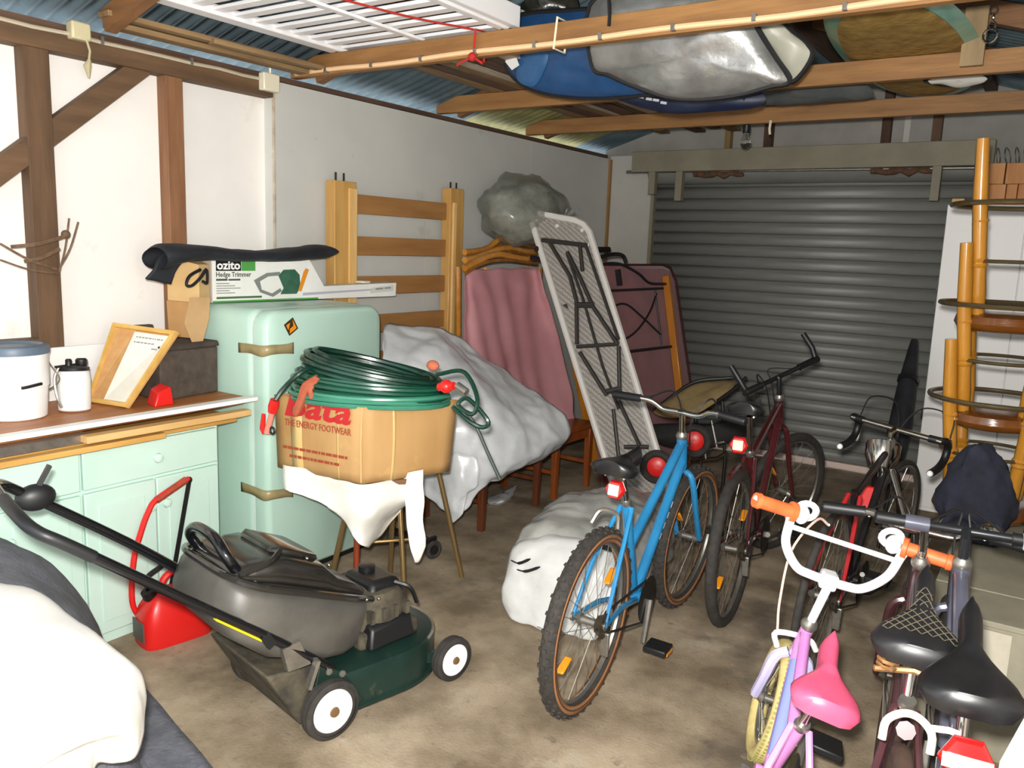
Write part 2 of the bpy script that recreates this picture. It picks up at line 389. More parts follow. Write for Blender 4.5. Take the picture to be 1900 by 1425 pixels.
dpart('drum', MB().lathe([(.02, 0), (.13, .001), (.13, 2.4), (.02, 2.401)], 28, T((.5, 6.43, 2.27), (0, pi / 2, 0))), m_door)
dpart('axle', MB().tube([(.32, 6.3, 2.235), (2.98, 6.3, 2.215)], .012, 10), m_steel)
for x in (.55, .78, 2.6):
    dpart('bracket', MB().box((x, 6.23, 2.0 if x != .55 else 2.05), (x + .055, 6.29, 2.235)), m_dbeam, bevel=.003)
for x0 in (.9, 2.2):
    o = MB(); o.tube([(x0 + i * .05, 6.3, 2.205 + .012 * sin(i * 2.2)) for i in range(9)], [.018, .03, .018, .032, .02, .03, .018, .028, .012], 8); dpart('torsion_spring', o, M('rusty', '#4a3527', '#6b4a33', rough=.8, scale=30))
# ================================================================== left side: bench, fridge and what stands on them
m_mint = M('mint_paint', '#bfdccf', '#c9e3d7', rough=.4, scale=2, spots=[('#b2d2c3', 5, .66, .5)])
m_mint_f = M('mint_enamel', '#b0cfc0', '#b9d6c8', rough=.28, scale=1.5, spots=[('#93bca5', 4, .66, .4)])
w_bench = wood('bench_top_wood', '#9a5c2c', '#c07c44', 'y', .5)
w_ply = wood('ply_edge', '#b5853f', '#d6a75c', 'y', .6)
w_pale = wood('pale_wood_y', '#c69a5c', '#dcb87c', 'y', .6)
# ---- cupboard under the bench
cb = Thing('bench_cupboard', 'long mint green bench cupboard with drawers above panelled doors', 'cupboard', (.25, 1.2, 0))
X0, X1, YA, YB_, ZT = .03, .47, .35, 2.20, .80
cb.part('body', MB().box((X0, YA, .0), (X1, YB_, ZT)), m_mint, bevel=.004)
ysp = [YA + .01, .98, 1.59, 2.19]
for i in range(3):
    y0, y1 = ysp[i] + .006, ysp[i + 1] - .006
    d = cb.part('drawer', MB().box((X1, y0, .64), (X1 + .02, y1, ZT - .012)), m_mint, bevel=.004)
    cb.part('knob', MB().lathe([(.012, 0), (.010, .012), (.02, .02), (.018, .03), (.006, .034)], 14, TA((X1 + .02, (y0 + y1) / 2, .715), (1, 0, 0))), m_mint, d)
    ym = (y0 + y1) / 2
    for a, b in ((y0, ym - .003), (ym + .003, y1)):
        dd = cb.part('door', MB().box((X1, a, .05), (X1 + .02, b, .625)), m_mint, bevel=.004)
        cb.part('panel_mould', MB().box((X1 + .02, a + .05, .1), (X1 + .024, b - .05, .57)), m_mint, dd, bevel=.004)
        cb.part('knob', MB().lathe([(.012, 0), (.010, .012), (.019, .02), (.016, .03), (.006, .034)], 14, TA((X1 + .02, (b - .03) if a == y0 else (a + .03), .52), (1, 0, 0))), m_mint, dd)
# ---- worktop
wt = Thing('bench_worktop', 'worn orange brown timber bench top with an aluminium nosing above the mint cupboard', 'worktop', (.25, 1.2, .8))
wt.part('top_board', MB().box((.0, .3, .862), (.46, 2.35, .9)), w_bench, bevel=.004)
wt.part('front_board', MB().box((.0, .3, .80), (.5, 2.28, .828)), w_ply, bevel=.003)
wt.part('middle_board', MB().box((.01, .3, .8285), (.515, 1.62, .8615)), m_steel, bevel=.003)
# ---- loose lengths lying along the edge of the bench
def plank(name, p, q, w, h, mat, label, cat='plank', group=None, up=V((0, 0, 1)), **k):
    return single(name, MB().bar(p, q, w, h, up), mat, label, cat, group, bevel=.002, **k)
plank('white_metal_rail', (.545, .35, .906), (.555, 2.33, .906), .05, .018, m_white, 'long white metal rail lying along the front edge of the bench', 'rail')
plank('pine_batten', (.535, 1.58, .848), (.545, 2.30, .848), .05, .026, w_pale, 'pale pine batten sticking out under the white rail on the bench front')
plank('bare_timber_strip', (.525, .35, .812), (.535, 1.9, .812), .04, .022, w_ply, 'yellowish ply strip fixed below the bench edge, over the mint drawers', 'strip')
# ---- bucket
m_wp = M('white_plastic', '#eeeeec', rough=.35)
bk = P(40, 778, z=.9); bk.x, bk.y = .22, 1.5
t_ = Thing('lidded_bucket', 'big white plastic bucket with a blue grey lid on the bench', 'bucket', bk)
t_.part('tub', MB().lathe([(.098, 0), (.104, .005), (.112, .12), (.116, .122), (.118, .24), (.12, .25)], 40, T((bk.x, bk.y, .9))), m_wp)
t_.part('lid', MB().lathe([(.123, .243), (.124, .262), (.12, .272), (.1, .277), (.09, .268)], 40, T((bk.x, bk.y, .9))), M('blue_grey_lid', '#5c6b7c', rough=.45))
t_.part('handle_grip', MB().tube([(bk.x + .117 * cos(a), bk.y + .121 * sin(a), 1.03 + .004 * sin(4 * a)) for a in [i * .09 - .25 for i in range(8)]], .006, 8), m_black)
t_.part('bail_wire', MB().tube([(bk.x - .02 + .1 * sin(i * .25), bk.y + .122 + .012 * sin(i * .5), .98 + .012 * i) for i in range(13)], .003, 6), m_steel)
# ---- sprayer canister
c = V((.26, 1.70, .9))
t_ = Thing('sprayer_canister', 'small white garden sprayer canister with black cap and lever on the bench', 'canister', c)
Tc = T(c, (radians(-3), radians(-4), 0))
t_.part('tank', MB().lathe([(.05, 0), (.058, .006), (.06, .12), (.056, .155), (.045, .165)], 28, Tc), m_wp)
t_.part('collar', MB().lathe([(.056, .158), (.058, .17), (.045, .178)], 24, Tc), m_black)
t_.part('cap', MB().lathe([(.018, .175), (.022, .18), (.022, .2), (.016, .206)], 16, Tc @ T((.005, .03, 0))), m_black)
t_.part('valve', MB().lathe([(.012, .175), (.012, .2), (.008, .205)], 12, Tc @ T((0, -.018, 0))), m_black)
t_.part('lever', MB().bar(Tc @ V((.0, -.07, .175)), Tc @ V((0, .01, .182)), .012, .008), m_black)
t_.part('spray_pipe', MB().tube([Tc @ V(p) for p in ((0, -.055, .175), (0, -.075, .13), (.01, -.072, .06), (.03, -.066, .02))], .005, 6, sub=12), m_steel)
# ---- framed note board leaning against the crate
bl, br, tr, tl = P(165, 742, z=.905), P(240, 764, z=.905), V((.30, 2.16, 1.185)), V((.10, 1.96, 1.22))
bl, br = V((.12, 1.80, .90)), V((.405, 1.80, .90))
ux = (br - bl); n_up = V((.02, .33, .30))
t_ = Thing('framed_note_board', 'pale wooden framed white note board with faint handwriting leaning on the bench', 'note board', V((.26, 1.8, .9)))
c00, c10 = P(163, 742, x=.14), P(236, 763, x=.36)
c11, c01 = P(330, 616, x=.36), P(213, 600, x=.10)
c00.z = c10.z = .902
N = (c10 - c00).cross(c01 - c00).normalized()
if N.dot(CAM - c00) < 0: N = -N
def q4(a, b): return (c00 * (1 - a) * (1 - b) + c10 * a * (1 - b) + c11 * a * b + c01 * (1 - a) * b)
w_nb = wood('note_frame_wood', '#c79a4c', '#dcb466', 'x', .5)
back = [q4(a, b) for a, b in ((0, 0), (1, 0), (1, 1), (0, 1))]
t_.part('backing', MB().hexa([p - N * .012 for p in back], [p - N * .004 for p in back]), wood('note_back', '#b8834a', '#cb9a60', 'y', .6))
def strip(a0, b0, a1, b1, lo=-.004, hi=.012):
    k = [q4(a, b) for a, b in ((a0, b0), (a1, b0), (a1, b1), (a0, b1))]
    return MB().hexa([p + N * lo for p in k], [p + N * hi for p in k])
for a in ((0, 0, 1, .05), (0, .95, 1, 1), (0, .05, .05, .95), (.94, .05, 1, .95)): t_.part('frame_strip', strip(*a), w_nb)
t_.part('cork_strip', strip(.05, .05, .36, .95, -.003, .0), wood('cork', '#bd8b54', '#d0a46e', 'y', .8))
pap = t_.part('paper', strip(.36, .06, .92, .93, -.003, .001), M('paper', '#e9e6da', '#dcd8cb', rough=.8, scale=6))
random.seed(3)
hw = MB()
for r in range(2):
    a = .42
    while a < .86 - .1 * r:
        L = random.uniform(.02, .06)
        k = [q4(x_, y_) for x_, y_ in ((a, .86 - .065 * r), (a + L, .862 - .065 * r), (a + L, .878 - .065 * r), (a, .876 - .065 * r))]
        hw.hexa([p + N * .001 for p in k], [p + N * .0015 for p in k]); a += L + .015
k = [q4(x_, y_) for x_, y_ in ((.76, .735), (.86, .735), (.86, .75), (.76, .75))]; hw.hexa([p + N * .001 for p in k], [p + N * .0015 for p in k])
t_.part('handwriting', hw, M('grey_ink', '#8e8d92', rough=.8), pap)
# ---- red scoop, dark crate
single('red_dustpan', MB().hexa([(.33, 1.96, .9), (.42, 1.94, .9), (.42, 2.03, .9), (.33, 2.03, .9)], [(.34, 1.975, .965), (.41, 1.965, .955), (.41, 2.025, .975), (.34, 2.02, .985)]), m_red, 'small bright red plastic tub between note board and dark crate', 'tub', bevel=.006)
t_ = Thing('dark_storage_box', 'dark brown fabric storage box on the bench beside the fridge', 'box', (.2, 2.17, .9))
m_db = M('dark_brown_fabric', '#40362f', '#51463d', rough=.85, scale=20, bump=.1)
t_.part('body', MB().hexa([(.06, 2.04, .9), (.33, 2.03, .9), (.30, 2.335, .9), (.06, 2.335, .9)], [(.05, 2.05, 1.10), (.325, 2.03, 1.11), (.305, 2.335, 1.11), (.05, 2.335, 1.11)]), m_db, bevel=.008)
t_.part('lid', MB().hexa([(.045, 2.035, 1.10), (.335, 2.022, 1.11), (.312, 2.34, 1.112), (.045, 2.34, 1.11)], [(.05, 2.04, 1.125), (.33, 2.03, 1.135), (.307, 2.335, 1.137), (.05, 2.335, 1.135)]), M('dark_brown_lid', '#352c27', '#453a33', rough=.8, scale=20), bevel=.006)
t_.part('raised_flap', MB().hexa([(.06, 2.05, 1.125), (.1, 2.05, 1.125), (.1, 2.17, 1.135), (.06, 2.17, 1.135)], [(.06, 2.08, 1.2), (.09, 2.08, 1.2), (.09, 2.16, 1.2), (.06, 2.16, 1.2)]), m_db, bevel=.004)
# ---- twig-like wire hooks on the stud
t_ = Thing('rusty_wire_hooks', 'bundle of rusty bent wire hooks and rods hung on the wall stud', 'hooks', P(90, 470, x=.06))
m_ru = M('rusty_rod', '#5a4432', '#7a6048', rough=.7, scale=40)
for a, b, r in (((20, 458), (128, 436), .008), ((45, 485), (110, 462), .008), ((0, 452), (105, 500), .005), ((0, 482), (108, 508), .004)):
    t_.part('rod', MB().tube([P(*a, x=.05), P((a[0] + b[0]) / 2, (a[1] + b[1]) / 2 + 5, x=.08), P(*b, x=.07)], r, 6, sub=8), m_ru)
for a, b in (((128, 405), (110, 505)), ((145, 412), (112, 495))):
    t_.part('hook_wire', MB().tube([P(*a, x=.06), P((a[0] + b[0]) / 2 + 2, 460, x=.07), P(*b, x=.05)], .004, 6, sub=8), m_ru)
t_.part('knot', MB().sph(P(122, 435, x=.06), .018, 10, 8), m_ru)

# ---- fridge
fy0, fy1, fzt = 2.36, 3.09, 1.29
t_ = Thing('old_fridge', 'old rounded mint green refrigerator held shut with brown tape', 'fridge', (.32, 2.72, 0))
def rbox(lo, hi, r, n=5):
    mb = MB(); x0, y0, z0 = lo; x1, y1, z1 = hi       # rounded in the yz outline
    pts = []
    for cy_, cz_, a0 in ((y1 - r, z1 - r, 0), (y0 + r, z1 - r, pi / 2), (y0 + r * .5, z0 + r * .5, pi), (y1 - r * .5, z0 + r * .5, 1.5 * pi)):
        rr = r if cz_ > (z0 + z1) / 2 else r * .5
        pts += [(cy_ + rr * cos(a0 + pi / 2 * i / n), cz_ + rr * sin(a0 + pi / 2 * i / n)) for i in range(n + 1)]
    k = len(pts); layers = [(x0, 1), (x1 - .03, 1), (x1 - .012, .985), (x1, .95)]
    cy_, cz_ = (y0 + y1) / 2, (z0 + z1) / 2; vs = []
    for x, s_ in layers: vs += [(x, cy_ + (p[0] - cy_) * s_, cz_ + (p[1] - cz_) * (1 - (1 - s_) * .6)) for p in pts]
    fs = [tuple(range(k - 1, -1, -1)), tuple(range((len(layers) - 1) * k, len(layers) * k))]
    fs += [(l * k + i, l * k + (i + 1) % k, (l + 1) * k + (i + 1) % k, (l + 1) * k + i) for l in range(len(layers) - 1) for i in range(k)]
    return mb.add(vs, fs)
t_.part('cabinet', rbox((.03, fy0, .03), (.50, fy1, fzt), .06), m_mint_f, ang=50)
t_.part('door_gasket', rbox((.50, fy0 + .008, .06), (.515, fy1 - .008, fzt - .012), .06), M('gasket', '#dfeee4', rough=.5))
dr = t_.part('door', rbox((.515, fy0, .055), (.60, fy1, fzt - .004), .075), m_mint_f, ang=50)
t_.part('toe_plinth', MB().box((.06, fy0 + .03, 0), (.52, fy1 - .03, .04)), m_darkm)
m_tape = M('brown_tape', '#8d7f58', '#a3946b', rough=.35, scale=14)
def tape(z, y_side, a, sag):
    mb = MB()
    rows = [[], []]
    path = [(.42, fy0 - .003), (.50, fy0 - .004), (.575, fy0 - .003), (.603, fy0 + .03), (.604, fy0 + .1), (.603, fy0 + a)]
    for i, (x, y) in enumerate(path):
        rows[0].append(V((x, y, z + sag * i * .01 + .004 * sin(i * 3)))); rows[1].append(V((x, y, z - .045 + sag * i * .01 + .006 * sin(i * 2.3))))
    return mb.loft(rows, 18, 2)
t_.part('tape_strip', tape(1.135, 0, .15, .1), m_tape, dr, solid=.002)
t_.part('tape_strip', tape(.495, 0, .14, -.4), m_tape, dr, solid=.002)
# diamond sticker
s_c = P(540, 606, x=.602)
st = t_.part('diamond_sticker', MB().prism([(-.042, 0), (0, -.042), (.042, 0), (0, .042)], 0, .001, TA(s_c, (1, 0, 0), V((0, .25, 1)))), M('sticker_black', '#3a2c14', rough=.4), dr)
t_.part('sticker_mark', MB().prism([(-.032, 0), (0, -.032), (.005, -.012), (-.012, .006), (0, .032)], .001, .0018, TA(s_c, (1, 0, 0), V((0, .25, 1)))).prism([(.03, .0), (.012, -.018), (.01, .016)], .001, .0018, TA(s_c, (1, 0, 0), V((0, .25, 1)))), M('sticker_orange', '#e08a1e', rough=.4), st)

# ---- hedge trimmer carton on top of the fridge
A0 = V((.20, 2.39, 1.295)); A1 = V((.25, 3.58, 1.295)); dirb = (A1 - A0).normalized(); nb = V((-dirb.y, dirb.x, 0)).normalized()   # towards the wall
if nb.x > 0: nb = -nb
t_ = Thing('hedge_trimmer_carton', 'white and green printed hedge trimmer carton lying on top of the mint fridge', 'carton', (.15, 2.9, 1.295))
def cpt(s_, h, d): return A0 + dirb * s_ + V((0, 0, h)) + nb * d
outl = [(0, 0), (1.19, .0), (1.195, .075), (.66, .065), (.56, .205), (.0, .20)]
k = len(outl); mb = MB(); dd = .09
mb.add([cpt(a, b, 0) for a, b in outl] + [cpt(a, b, dd) for a, b in outl], [tuple(range(k)), tuple(range(2 * k - 1, k - 1, -1))] + [(i, k + i, k + (i + 1) % k, (i + 1) % k) for i in range(k)])
body = t_.part('box_body', mb, M('carton_white', '#efefea', '#e3e3dd', rough=.5, scale=4), smooth=False)
def face(poly, e=.0008): 
    k_ = len(poly); return MB().add([cpt(a, b, -.0002) for a, b in poly] + [cpt(a, b, -e) for a, b in poly], [tuple(range(k_)), tuple(range(2 * k_ - 1, k_ - 1, -1))] + [(i, k_ + i, k_ + (i + 1) % k_, (i + 1) % k_) for i in range(k_)])
Tt = lambda s_, h: Matrix.Translation(cpt(s_, h, -.0012)) @ Matrix((dirb, V((0, 0, 1)), -nb)).transposed().to_4x4()
def pr(name, mb, mt): t_.part(name, mb, mt, body, smooth=False)
g_blk, g_grn, g_gry = M('print_black', '#141414', rough=.5), M('print_green', '#4f9a4a', rough=.5), M('print_grey', '#8b8e8b', rough=.5)
pr('logo_block', face([(.02, .145), (.155, .145), (.155, .192), (.02, .192)]), g_blk)
pr('green_block', face([(.157, .145), (.235, .145), (.235, .192), (.157, .192)]), g_grn)
pr('logo_lettering', text_mb('ozito', .055, Tt(.025, .153), bold=.0015, ext=.0003, width=.125), m_white)
pr('title_lettering', text_mb('Hedge Trimmer', .032, Tt(.02, .118), bold=.0006, ext=.0003, width=.19), M('print_dark', '#4a4f4b', rough=.5))
pr('subtitle_lettering', MB().add(face([(.02, .10), (.08, .10), (.08, .109), (.02, .109)]).v + face([(.085, .10), (.15, .10), (.15, .108), (.085, .108)]).v, face([(0, 0)] * 4).f + [tuple(i + 8 for i in f) for f in face([(0, 0)] * 4).f]), MATS['print_dark'])
ln = MB()
for i in range(5):
    f_ = face([(.02, .085 - i * .011), (.09 + .03 * ((i * 7) % 3), .085 - i * .011), (.09 + .03 * ((i * 7) % 3), .089 - i * .011), (.02, .089 - i * .011)]); ln.add(f_.v, f_.f)
pr('small_print', ln, g_gry)
pr('green_rule', face([(.02, .016), (.27, .016), (.27, .026), (.02, .026)]), M('print_dkgreen', '#4c6b4a', rough=.5))
pr('green_base_stripe', face([(0, 0), (.62, 0), (.62, .008), (0, .008)]), g_grn)
g_tr, g_trd, g_or = M('trimmer_green', '#2f5a45', '#3f6b55', rough=.5, scale=20), M('trimmer_grey', '#7d8480', rough=.5), M('trimmer_orange', '#e0912c', rough=.5)
pr('trimmer_handle', face([(.225, .10), (.3, .135), (.38, .14), (.38, .122), (.31, .118), (.26, .095), (.27, .055), (.33, .035), (.38, .06), (.39, .045), (.335, .018), (.26, .042)], .0009), g_trd)
pr('trimmer_body', face([(.37, .12), (.4, .15), (.47, .152), (.5, .125), (.505, .06), (.48, .03), (.38, .03), (.4, .06)], .001), g_tr)
pr('trimmer_guard', face([(.49, .045), (.51, .04), (.56, .15), (.54, .158), (.525, .14)], .0011), g_or)
pr('blade_print', face([(.52, .02), (1.0, .036), (1.0, .044), (.52, .034)], .0009), M('print_lavender', '#b9b2c4', rough=.5))
pr('blade_end_print', face([(.99, .02), (1.0, .05), (1.17, .062), (1.17, .03)], .0009), M('print_pale', '#cfd2cb', rough=.5))
pr('end_dashes', MB().add(face([(1.03, .038), (1.09, .041), (1.09, .05), (1.03, .047)], .0011).v, face([(0, 0)] * 4).f).add(face([(1.1, .042), (1.15, .044), (1.15, .053), (1.1, .05)], .0011).v, face([(0, 0)] * 4).f), g_gry)
t_.part('end_flap', MB().hexa([cpt(.0, .0, 0), cpt(0, 0, dd), cpt(-.004, 0, dd), cpt(-.004, 0, 0)], [cpt(0, .2, 0), cpt(0, .2, dd), cpt(-.004, .2, dd), cpt(-.004, .2, 0)]), M('carton_end', '#c9c0b4', rough=.6), smooth=False)
single('loose_screw_packet', MB().box((.165, 3.34, 1.369), (.225, 3.40, 1.382)), M('packet', '#ddd8cc', rough=.5), 'tiny pale packet lying on the thin end of the trimmer carton', 'packet', bevel=.004)
# ---- brown cardboard box beside it, flaps hanging over the fridge edge
m_card = M('cardboard', '#b98a55', '#c69964', rough=.8, scale=5)
m_card_l = M('cardboard_pale', '#d3ad74', '#ddba84', rough=.8, scale=5)
t_ = Thing('open_cardboard_box', 'brown cardboard box with a loose hanging flap at the corner of the fridge top', 'cardboard box', (.12, 2.4, 1.137))
b0, b1 = P(318, 555, x=.10), P(385, 552, x=.20)
t_.part('box_body', MB().hexa([(.05, 2.26, 1.30), (.24, 2.29, 1.30), (.20, 2.375, 1.30), (.05, 2.375, 1.30)], [(.05, 2.26, 1.50), (.24, 2.29, 1.47), (.20, 2.375, 1.47), (.05, 2.375, 1.50)]), m_card_l, bevel=.003)
t_.part('back_panel', MB().hexa([(.06, 2.255, 1.140), (.22, 2.28, 1.140), (.22, 2.29, 1.140), (.06, 2.265, 1.140)], [(.05, 2.255, 1.30), (.24, 2.285, 1.30), (.24, 2.295, 1.30), (.05, 2.265, 1.30)]), m_card)
pf = [P(352, 552, x=.27), P(390, 552, x=.27), P(388, 590, x=.28), P(375, 640, x=.29), P(358, 640, x=.29), P(342, 600, x=.28)]
t_.part('hanging_flap', MB().add(pf + [p + V((-.006, .004, 0)) for p in pf], [tuple(range(6)), tuple(range(11, 5, -1))] + [(i, 6 + i, 6 + (i + 1) % 6, (i + 1) % 6) for i in range(6)]), M('cardboard_flap', '#b08c60', '#bd9a6e', rough=.8, scale=6), smooth=False)
# ---- dark cable loop by the box, and the black garment bag across the top
t_ = single('black_cable_loop', MB().tube([P(372, 500, x=.27), P(352, 512, x=.28), P(346, 528, x=.285), P(356, 530, x=.285), P(372, 515, x=.28), P(383, 500, x=.27), P(384, 525, x=.27), P(376, 522, x=.275)], .007, 6, sub=30), m_black, 'thin black cable loop hanging in front of the cardboard box', 'cable')
m_blk = M('black_cloth', '#14161b', '#22252c', rough=.7, scale=9, bump=.2, bscale=25)
t_ = Thing('black_garment_bag', 'limp black fabric bag draped across the boxes on the fridge', 'bag', (.12, 2.7, 1.5))
rows = []
for px, up, lo, xo in ((288, 460, 500, .2), (300, 452, 500, .2), (340, 453, 486, .2), (380, 455, 482, .2), (440, 464, 485, .21), (500, 464, 484, .21), (560, 457, 483, .2), (592, 454, 480, .2), (604, 458, 474, .2), (607, 464, 468, .2)):
    a, b = P(px, up, x=xo), P(px, lo, x=xo + .02); m_ = (a + b) / 2; h = (a - b).length / 2
    ring = [m_ + V((.09 * cos(t), 0, h * sin(t))) + V((0, 0, 0)) for t in [2 * pi * i / 10 for i in range(10)]]
    rows.append(ring)
mb = MB()
rs = [[r[i] for i in range(10)] for r in rows]
mb.loft(rs, 20, 40, amp=.008, sc=9, closed=True)
t_.part('bag_body', mb, m_blk)
t_.part('hanging_corner', MB().loft([[P(300, 468, x=.20), P(345, 474, x=.2), P(372, 478, x=.2)], [P(285, 495, x=.21), P(312, 492, x=.21), P(335, 485, x=.21)], [P(270, 518, x=.2), P(295, 524, x=.2), P(312, 528, x=.2)]], 12, 12, amp=.01, sc=12), m_blk, solid=.012)
# ================================================================== stool, shoe carton, hose
m_cloth = M('white_cotton', '#f3f1ea', '#e6e2d8', rough=.85, scale=8, bump=.15, bscale=18)
ZS = .60
fL, fR = P(604, 1125, z=0), P(751, 1125, z=0)
t_ = Thing('tube_leg_stool', 'stool with thin brass tube legs under the cardboard carton', 'stool', (.98, 2.6, 0))
tops = [(fL.x + .1, fL.y + .06), (fR.x - .1, fR.y + .06), (fR.x - .1, fR.y + .33), (fL.x + .1, fL.y + .33)]
feet = [(fL.x, fL.y), (fR.x, fR.y), (fR.x, fR.y + .42), (fL.x, fL.y + .42)]
for (a, b), (c_, d) in zip(tops, feet): t_.part('leg', MB().tube([(c_, d, 0), (a, b, ZS - .03)], .0125, 10), m_brass)
sc_ = V(((fL.x + fR.x) / 2, fL.y + .2, 0))
t_.part('seat', MB().prism([(sc_.x + .16 * cos(i * pi / 12), sc_.y + .03 + .14 * sin(i * pi / 12)) for i in range(24)], ZS - .03, ZS - .004), wood('seat_wood', '#6b4a30', '#85603f', 'x'))
t_.part('stretcher', MB().tube([(fL.x + .05, fL.y + .2, .25), (fR.x - .05, fR.y + .2, .25)], .008, 8), m_brass)
rp0 = P(660, 1112, z=0)
single('red_brown_pole', MB().tube([rp0, P(663, 960, y=rp0.y + .03)], .014, 10), M('red_brown_paint', '#8d3a20', rough=.4), 'red brown round stick standing between the brass stool legs', 'stick')
# carton
C = {}
bl, bm, br = P(516, 866, z=ZS), P(671, 897, z=ZS), P(833, 874, z=ZS)
bb = bl + br - bm
hb = .325
out = lambda p, s_: V((p.x, p.y, 0)) + V(((p - (bl + br) / 2).x, (p - (bl + br) / 2).y, 0)) * s_ + V((0, 0, ZS + hb))
tl, tm, tr, tb = out(bl, .03), out(bm, .03), out(br, .08), out(bb, .0)
t_ = Thing('shoe_carton', 'big open tan cardboard carton with red printing sitting on the stool', 'cardboard box', (bl + br) / 2)
m_ct = M('carton_tan', '#b08650', '#c49b66', rough=.7, scale=3, stretch=(1, 1, .3), spots=[('#d8ad6a', 6, .6, .4)])
def panel(a, b, c_, d, th=.006, bow=0):
    nn = (b - a).cross(d - a).normalized(); mb = MB(); n_ = 8; vs = []
    for i in range(n_ + 1):
        for j in range(n_ + 1):
            u, v = i / n_, j / n_; p = a * (1 - u) * (1 - v) + b * u * (1 - v) + c_ * u * v + d * (1 - u) * v
            vs.append(p + nn * bow * sin(pi * u) * sin(pi * min(1, v * .9 + .1)))
    return mb.add(vs, [(i * (n_ + 1) + j, (i + 1) * (n_ + 1) + j, (i + 1) * (n_ + 1) + j + 1, i * (n_ + 1) + j + 1) for i in range(n_) for j in range(n_)])
fr = t_.part('front_panel', panel(bl, bm, tm, tl, bow=.012), m_ct, solid=.006, off=0, ang=60)
t_.part('side_panel', panel(bm, br, tr, tm, bow=.02), m_ct, solid=.006, off=0, ang=60)
t_.part('rear_panel', panel(br, bb, tb, tr), m_ct, solid=.006, off=0)
t_.part('far_panel', panel(bb, bl, tl, tb), m_ct, solid=.006, off=0)
t_.part('base_panel', panel(bl, bb, br, bm), m_ct, solid=.006, off=0)
t_.part('corner_crease', MB().tube([bm + V((0, -.003, .004)), (bm + tm) / 2 + V((0, -.006, 0)), tm], .0035, 6), m_card_l, fr)
# printing
ex = (bm - bl).normalized(); ez = ((tl - bl) - ex * (tl - bl).dot(ex)).normalized(); en = ex.cross(ez).normalized()
if en.dot(CAM - bl) < 0: en = -en
wf = (bm - bl).length
def FT(u, v, o=.011): return Matrix.Translation(bl + ex * u * wf + ez * v * hb + en * o) @ Matrix((ex, ez, en)).transposed().to_4x4()
m_rp = M('red_print', '#c2262a', rough=.7); m_rp2 = M('dull_red_print', '#a4462c', rough=.8)
t_.part('brand_lettering', text_mb('Bata', .15, FT(.13, .765, .0155), bold=.004, shear=.25, ext=.001, width=wf * .78), m_rp, fr, smooth=False)
t_.part('slogan_lettering', text_mb('THE ENERGY FOOTWEAR', .042, FT(.13, .62, .0165), ext=.001, width=wf * .78), m_rp2, fr, smooth=False)
random.seed(5)
for v_, u0, u1 in ((.30, .1, .84), (.19, .18, .73)):
    mb = MB(); u = u0
    while u < u1:
        L = random.uniform(.02, .07); mb.box((0, 0, 0), (L * wf, .012, .001), FT(u, v_, .0155)); u += L + .012
    t_.part('small_print_line', mb, m_rp2, fr, smooth=False)
# pale tape strips down the panels
for (pa, pb, pc, pd), (u0, u1) in (((bl, bm, tm, tl), (.2, .34)), ((bl, bm, tm, tl), (.74, .76)), ((bm, br, tr, tm), (.3, .33))):
    mb = MB(); k = []
    nn = (pb - pa).cross(pd - pa).normalized(); nn = nn if nn.dot(CAM - pa) > 0 else -nn
    bw = .012 if pa is bl else .02
    rows = [[(pa.lerp(pb, u)).lerp(pd.lerp(pc, u), v) + nn * (bw * sin(pi * u) * sin(pi * min(1, v * .9 + .1)) + .004) for v in [i / 8 for i in range(9)]] for u in (u0, u1)]
    t_.part('tape_strip', MB().loft(rows, 8, 1), M('clear_tape', '#d9b878', rough=.25, coat=.5), fr, solid=.001)
# cloth under the carton
ca = [P(528, 862, z=.625), P(600, 880, z=.605), P(668, 900, z=.597), P(735, 884, z=.605), P(782, 872, z=.625)]
def at(px, py, y): return P(px, py, y=y)
yb = [p.y - .012 for p in ca]
r1 = [P(528, 905, y=yb[0]), P(600, 930, y=yb[1] - .01), P(672, 945, y=yb[2] - .01), P(745, 925, y=yb[3]), P(784, 920, y=yb[4])]
r2 = [P(532, 908, y=yb[0]), P(612, 940, y=yb[1] - .01), P(665, 985, y=yb[2] - .015), P(715, 965, y=yb[3]), P(748, 940, y=yb[4])]
r3 = [P(536, 912, y=yb[0]), P(625, 948, y=yb[1] - .01), P(670, 1010, y=yb[2] - .015), P(700, 1000, y=yb[3]), P(745, 945, y=yb[4])]
t_ = Thing('white_cotton_cloth', 'white cotton cloth hanging in ragged folds from under the carton', 'cloth', (.85, 2.85, .2))
t_.part('front_drape', MB().loft([ca, r1, r2, r3], 40, 20, amp=.012, sc=9), m_cloth, solid=.004)
t_.part('hanging_tail', MB().loft([[P(750, 880, y=2.63), P(765, 878, y=2.64), P(785, 874, y=2.66)], [P(752, 940, y=2.6), P(768, 940, y=2.63), P(786, 938, y=2.65)], [P(758, 1000, y=2.6), P(772, 1000, y=2.62), P(788, 990, y=2.65)], [P(768, 1045, y=2.6), P(777, 1042, y=2.62), P(788, 1015, y=2.65)]], 16, 24, amp=.012, sc=10), m_cloth, solid=.004)
